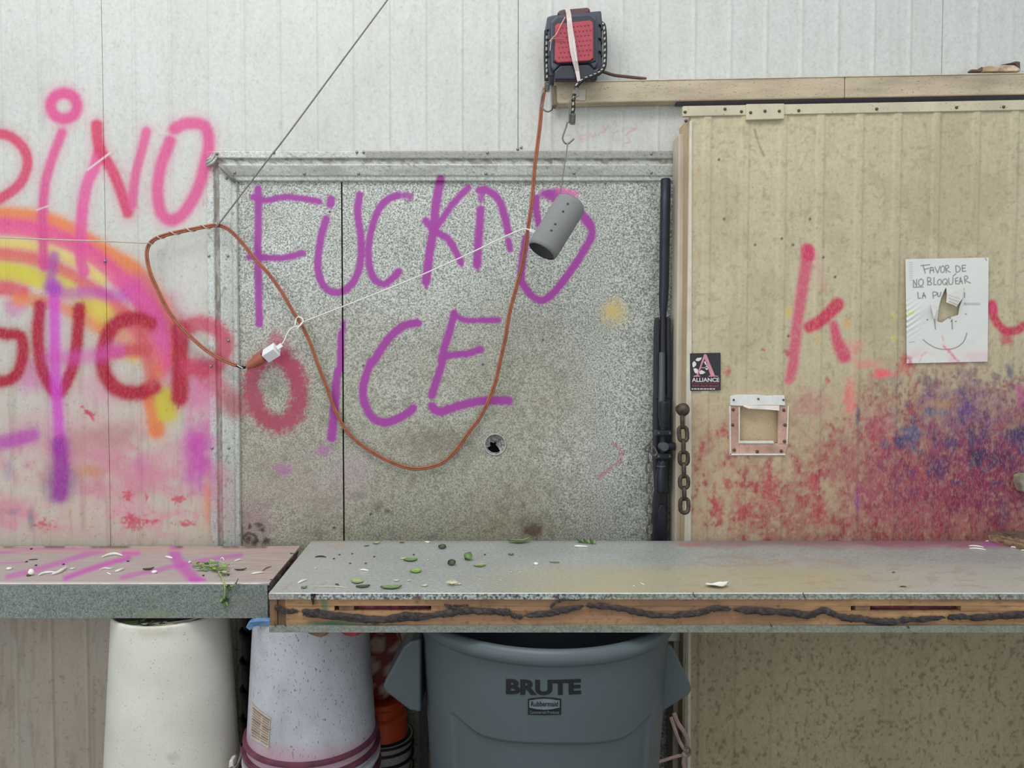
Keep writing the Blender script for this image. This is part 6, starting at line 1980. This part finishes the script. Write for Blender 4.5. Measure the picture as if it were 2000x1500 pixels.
strip([(1250, 1139), (1254, 1142), (1259, 1143)], zR, 2, 'white_shred', M_shred, 'fine curved white thread left of the large white flake')
pebble(1238, 1145, zR, 4, 'white_crumb', M_shred, 'white crumb beside the fine curved thread', 'crumb')
strip([(582, 1140), (590, 1137), (599, 1133)], zR, 4.5, 'white_shred', M_shred, 'slanted white shred at the left front corner of the long bench')
leaf(594, 1149, 12, .010, M_leaf, 'green frilly bit at the left front corner of the long bench', .4, .5, .8)
strip([(1892, 1067), (1905, 1068), (1921, 1070)], zR, 3.2, 'white_shred', M_shred, 'rear one of two parallel white shreds on the right of the long bench')
strip([(1893, 1072), (1908, 1073), (1926, 1075)], zR, 3.2, 'white_shred', M_shred, 'front one of two parallel white shreds on the right of the long bench')
strip([(1925, 1058), (1932, 1058)], zR, 2.2, 'white_shred', M_shred, 'white shred at the tip of the wood scrap')
strip([(1974, 1070), (1979, 1070), (1984, 1071)], zR, 3, 'white_shred', M_shred, 'white shred in front of the wood scrap')
strip([(1994, 1076), (2004, 1077)], zR, 3, 'white_shred', M_shred, 'white shred at the right edge of the frame by the wood scrap')
strip([(1742, 1119), (1748, 1119)], zR, 2, 'dark_stick', M_crumb, 'short dark speck on the right half of the long bench')
strip([(1757, 1147), (1763, 1147), (1770, 1147)], zR, 2.2, 'dark_stick', M_crumb, 'dark splinter near the front edge on the right of the long bench')
strip([(606, 1146), (650, 1147), (680, 1149)], zR, 2, 'stem_scrap', M_ivory, 'faint dry stem near the front left of the long bench')
strip([(655, 1142), (662, 1144)], zR, 3, 'stem_scrap', M_dry, 'short dry stem end near the front left of the long bench')
for i, (a, b_, lb) in enumerate([(663, 1084, 'dark crumb right of the flat dark stick'), (688, 1082, 'dark crumb behind the middle of the left bench end'), (652, 1092, 'dark crumb in front of the flat dark stick'), (684, 1101, 'dark crumb left of the thin white shred'),
                                 (714, 1101, 'round dark crumb above the thin white shred'), (731, 1088, 'dark crumb left of the flat mid-green leaf'), (808, 1084, 'dark crumb behind the flat mid-green leaf'), (947, 1084, 'dark crumb right of the upright curled leaf'),
                                 (616, 1111, 'white crumb at the left end of the long bench'), (836, 1094, 'white crumb right of the flat mid-green leaf'), (999, 1118, 'left one of two cream crumbs in the middle of the long bench'), (1016, 1118, 'right one of two cream crumbs in the middle of the long bench'), (938, 1132, 'brownish cream crumb near the front of the long bench'), (978, 1134, 'cream crumb near the front edge of the long bench')]):
    pebble(a, b_, zR, 4.5, 'crumb', M_crumb if lb.find('dark') >= 0 else M_ivory, lb, 'crumb', .6)
# rough wood scrap at the right end
ws = empty('wood_scrap', tuple(on_z(1980, 1066, zR)))
tag(ws, 'rough dark wood slab lying at the right end of the long bench', 'wood')
A_ = [on_z(1930, 1056.8, zR), on_z(1968, 1067, zR), on_z(2005, 1076, zR), Vector((1.50, on_z(2005, 1080, zR).y - .02, zR))]
hts = [.012, .022, .026, .026]
n_ = 26
fr, tpv, bkv = [], [], []
bk0 = YR1 - .004
for i in range(n_):
    t = i / (n_ - 1) * 3
    k = min(int(t), 2); f = t - k
    p = A_[k].lerp(A_[k + 1], f)
    hgt = hts[k] * (1 - f) + hts[k + 1] * f
    p.y = max(min(p.y, bk0 - .01), YR0 + .2)
    fr.append(p + Vector((0, .004 * random.random(), .0005)))
    tpv.append(p + Vector((.002 * random.random(), .012 + .004 * random.random(), hgt * (.85 + .3 * random.random()))))
    bkv.append(Vector((p.x + .01, bk0, zR + .024 + .006 * random.random())))
mb = MB()
mb.add(fr + tpv, [(i, i + 1, n_ + i + 1, n_ + i) for i in range(n_ - 1)])
mb.build('ragged_edge', M_barke, ws)
mb = MB()
bot = [Vector((p.x, bk0, zR + .0005)) for p in bkv]
mb.add(tpv + bkv + bot + fr, [(i, i + 1, n_ + i + 1, n_ + i) for i in range(n_ - 1)] + [(n_ + i, n_ + i + 1, 2 * n_ + i + 1, 2 * n_ + i) for i in range(n_ - 1)] + [(2 * n_ + i, 2 * n_ + i + 1, 3 * n_ + i + 1, 3 * n_ + i) for i in range(n_ - 1)] + [(0, n_, 2 * n_, 3 * n_)])
mb.build('slab', M_bark, ws)
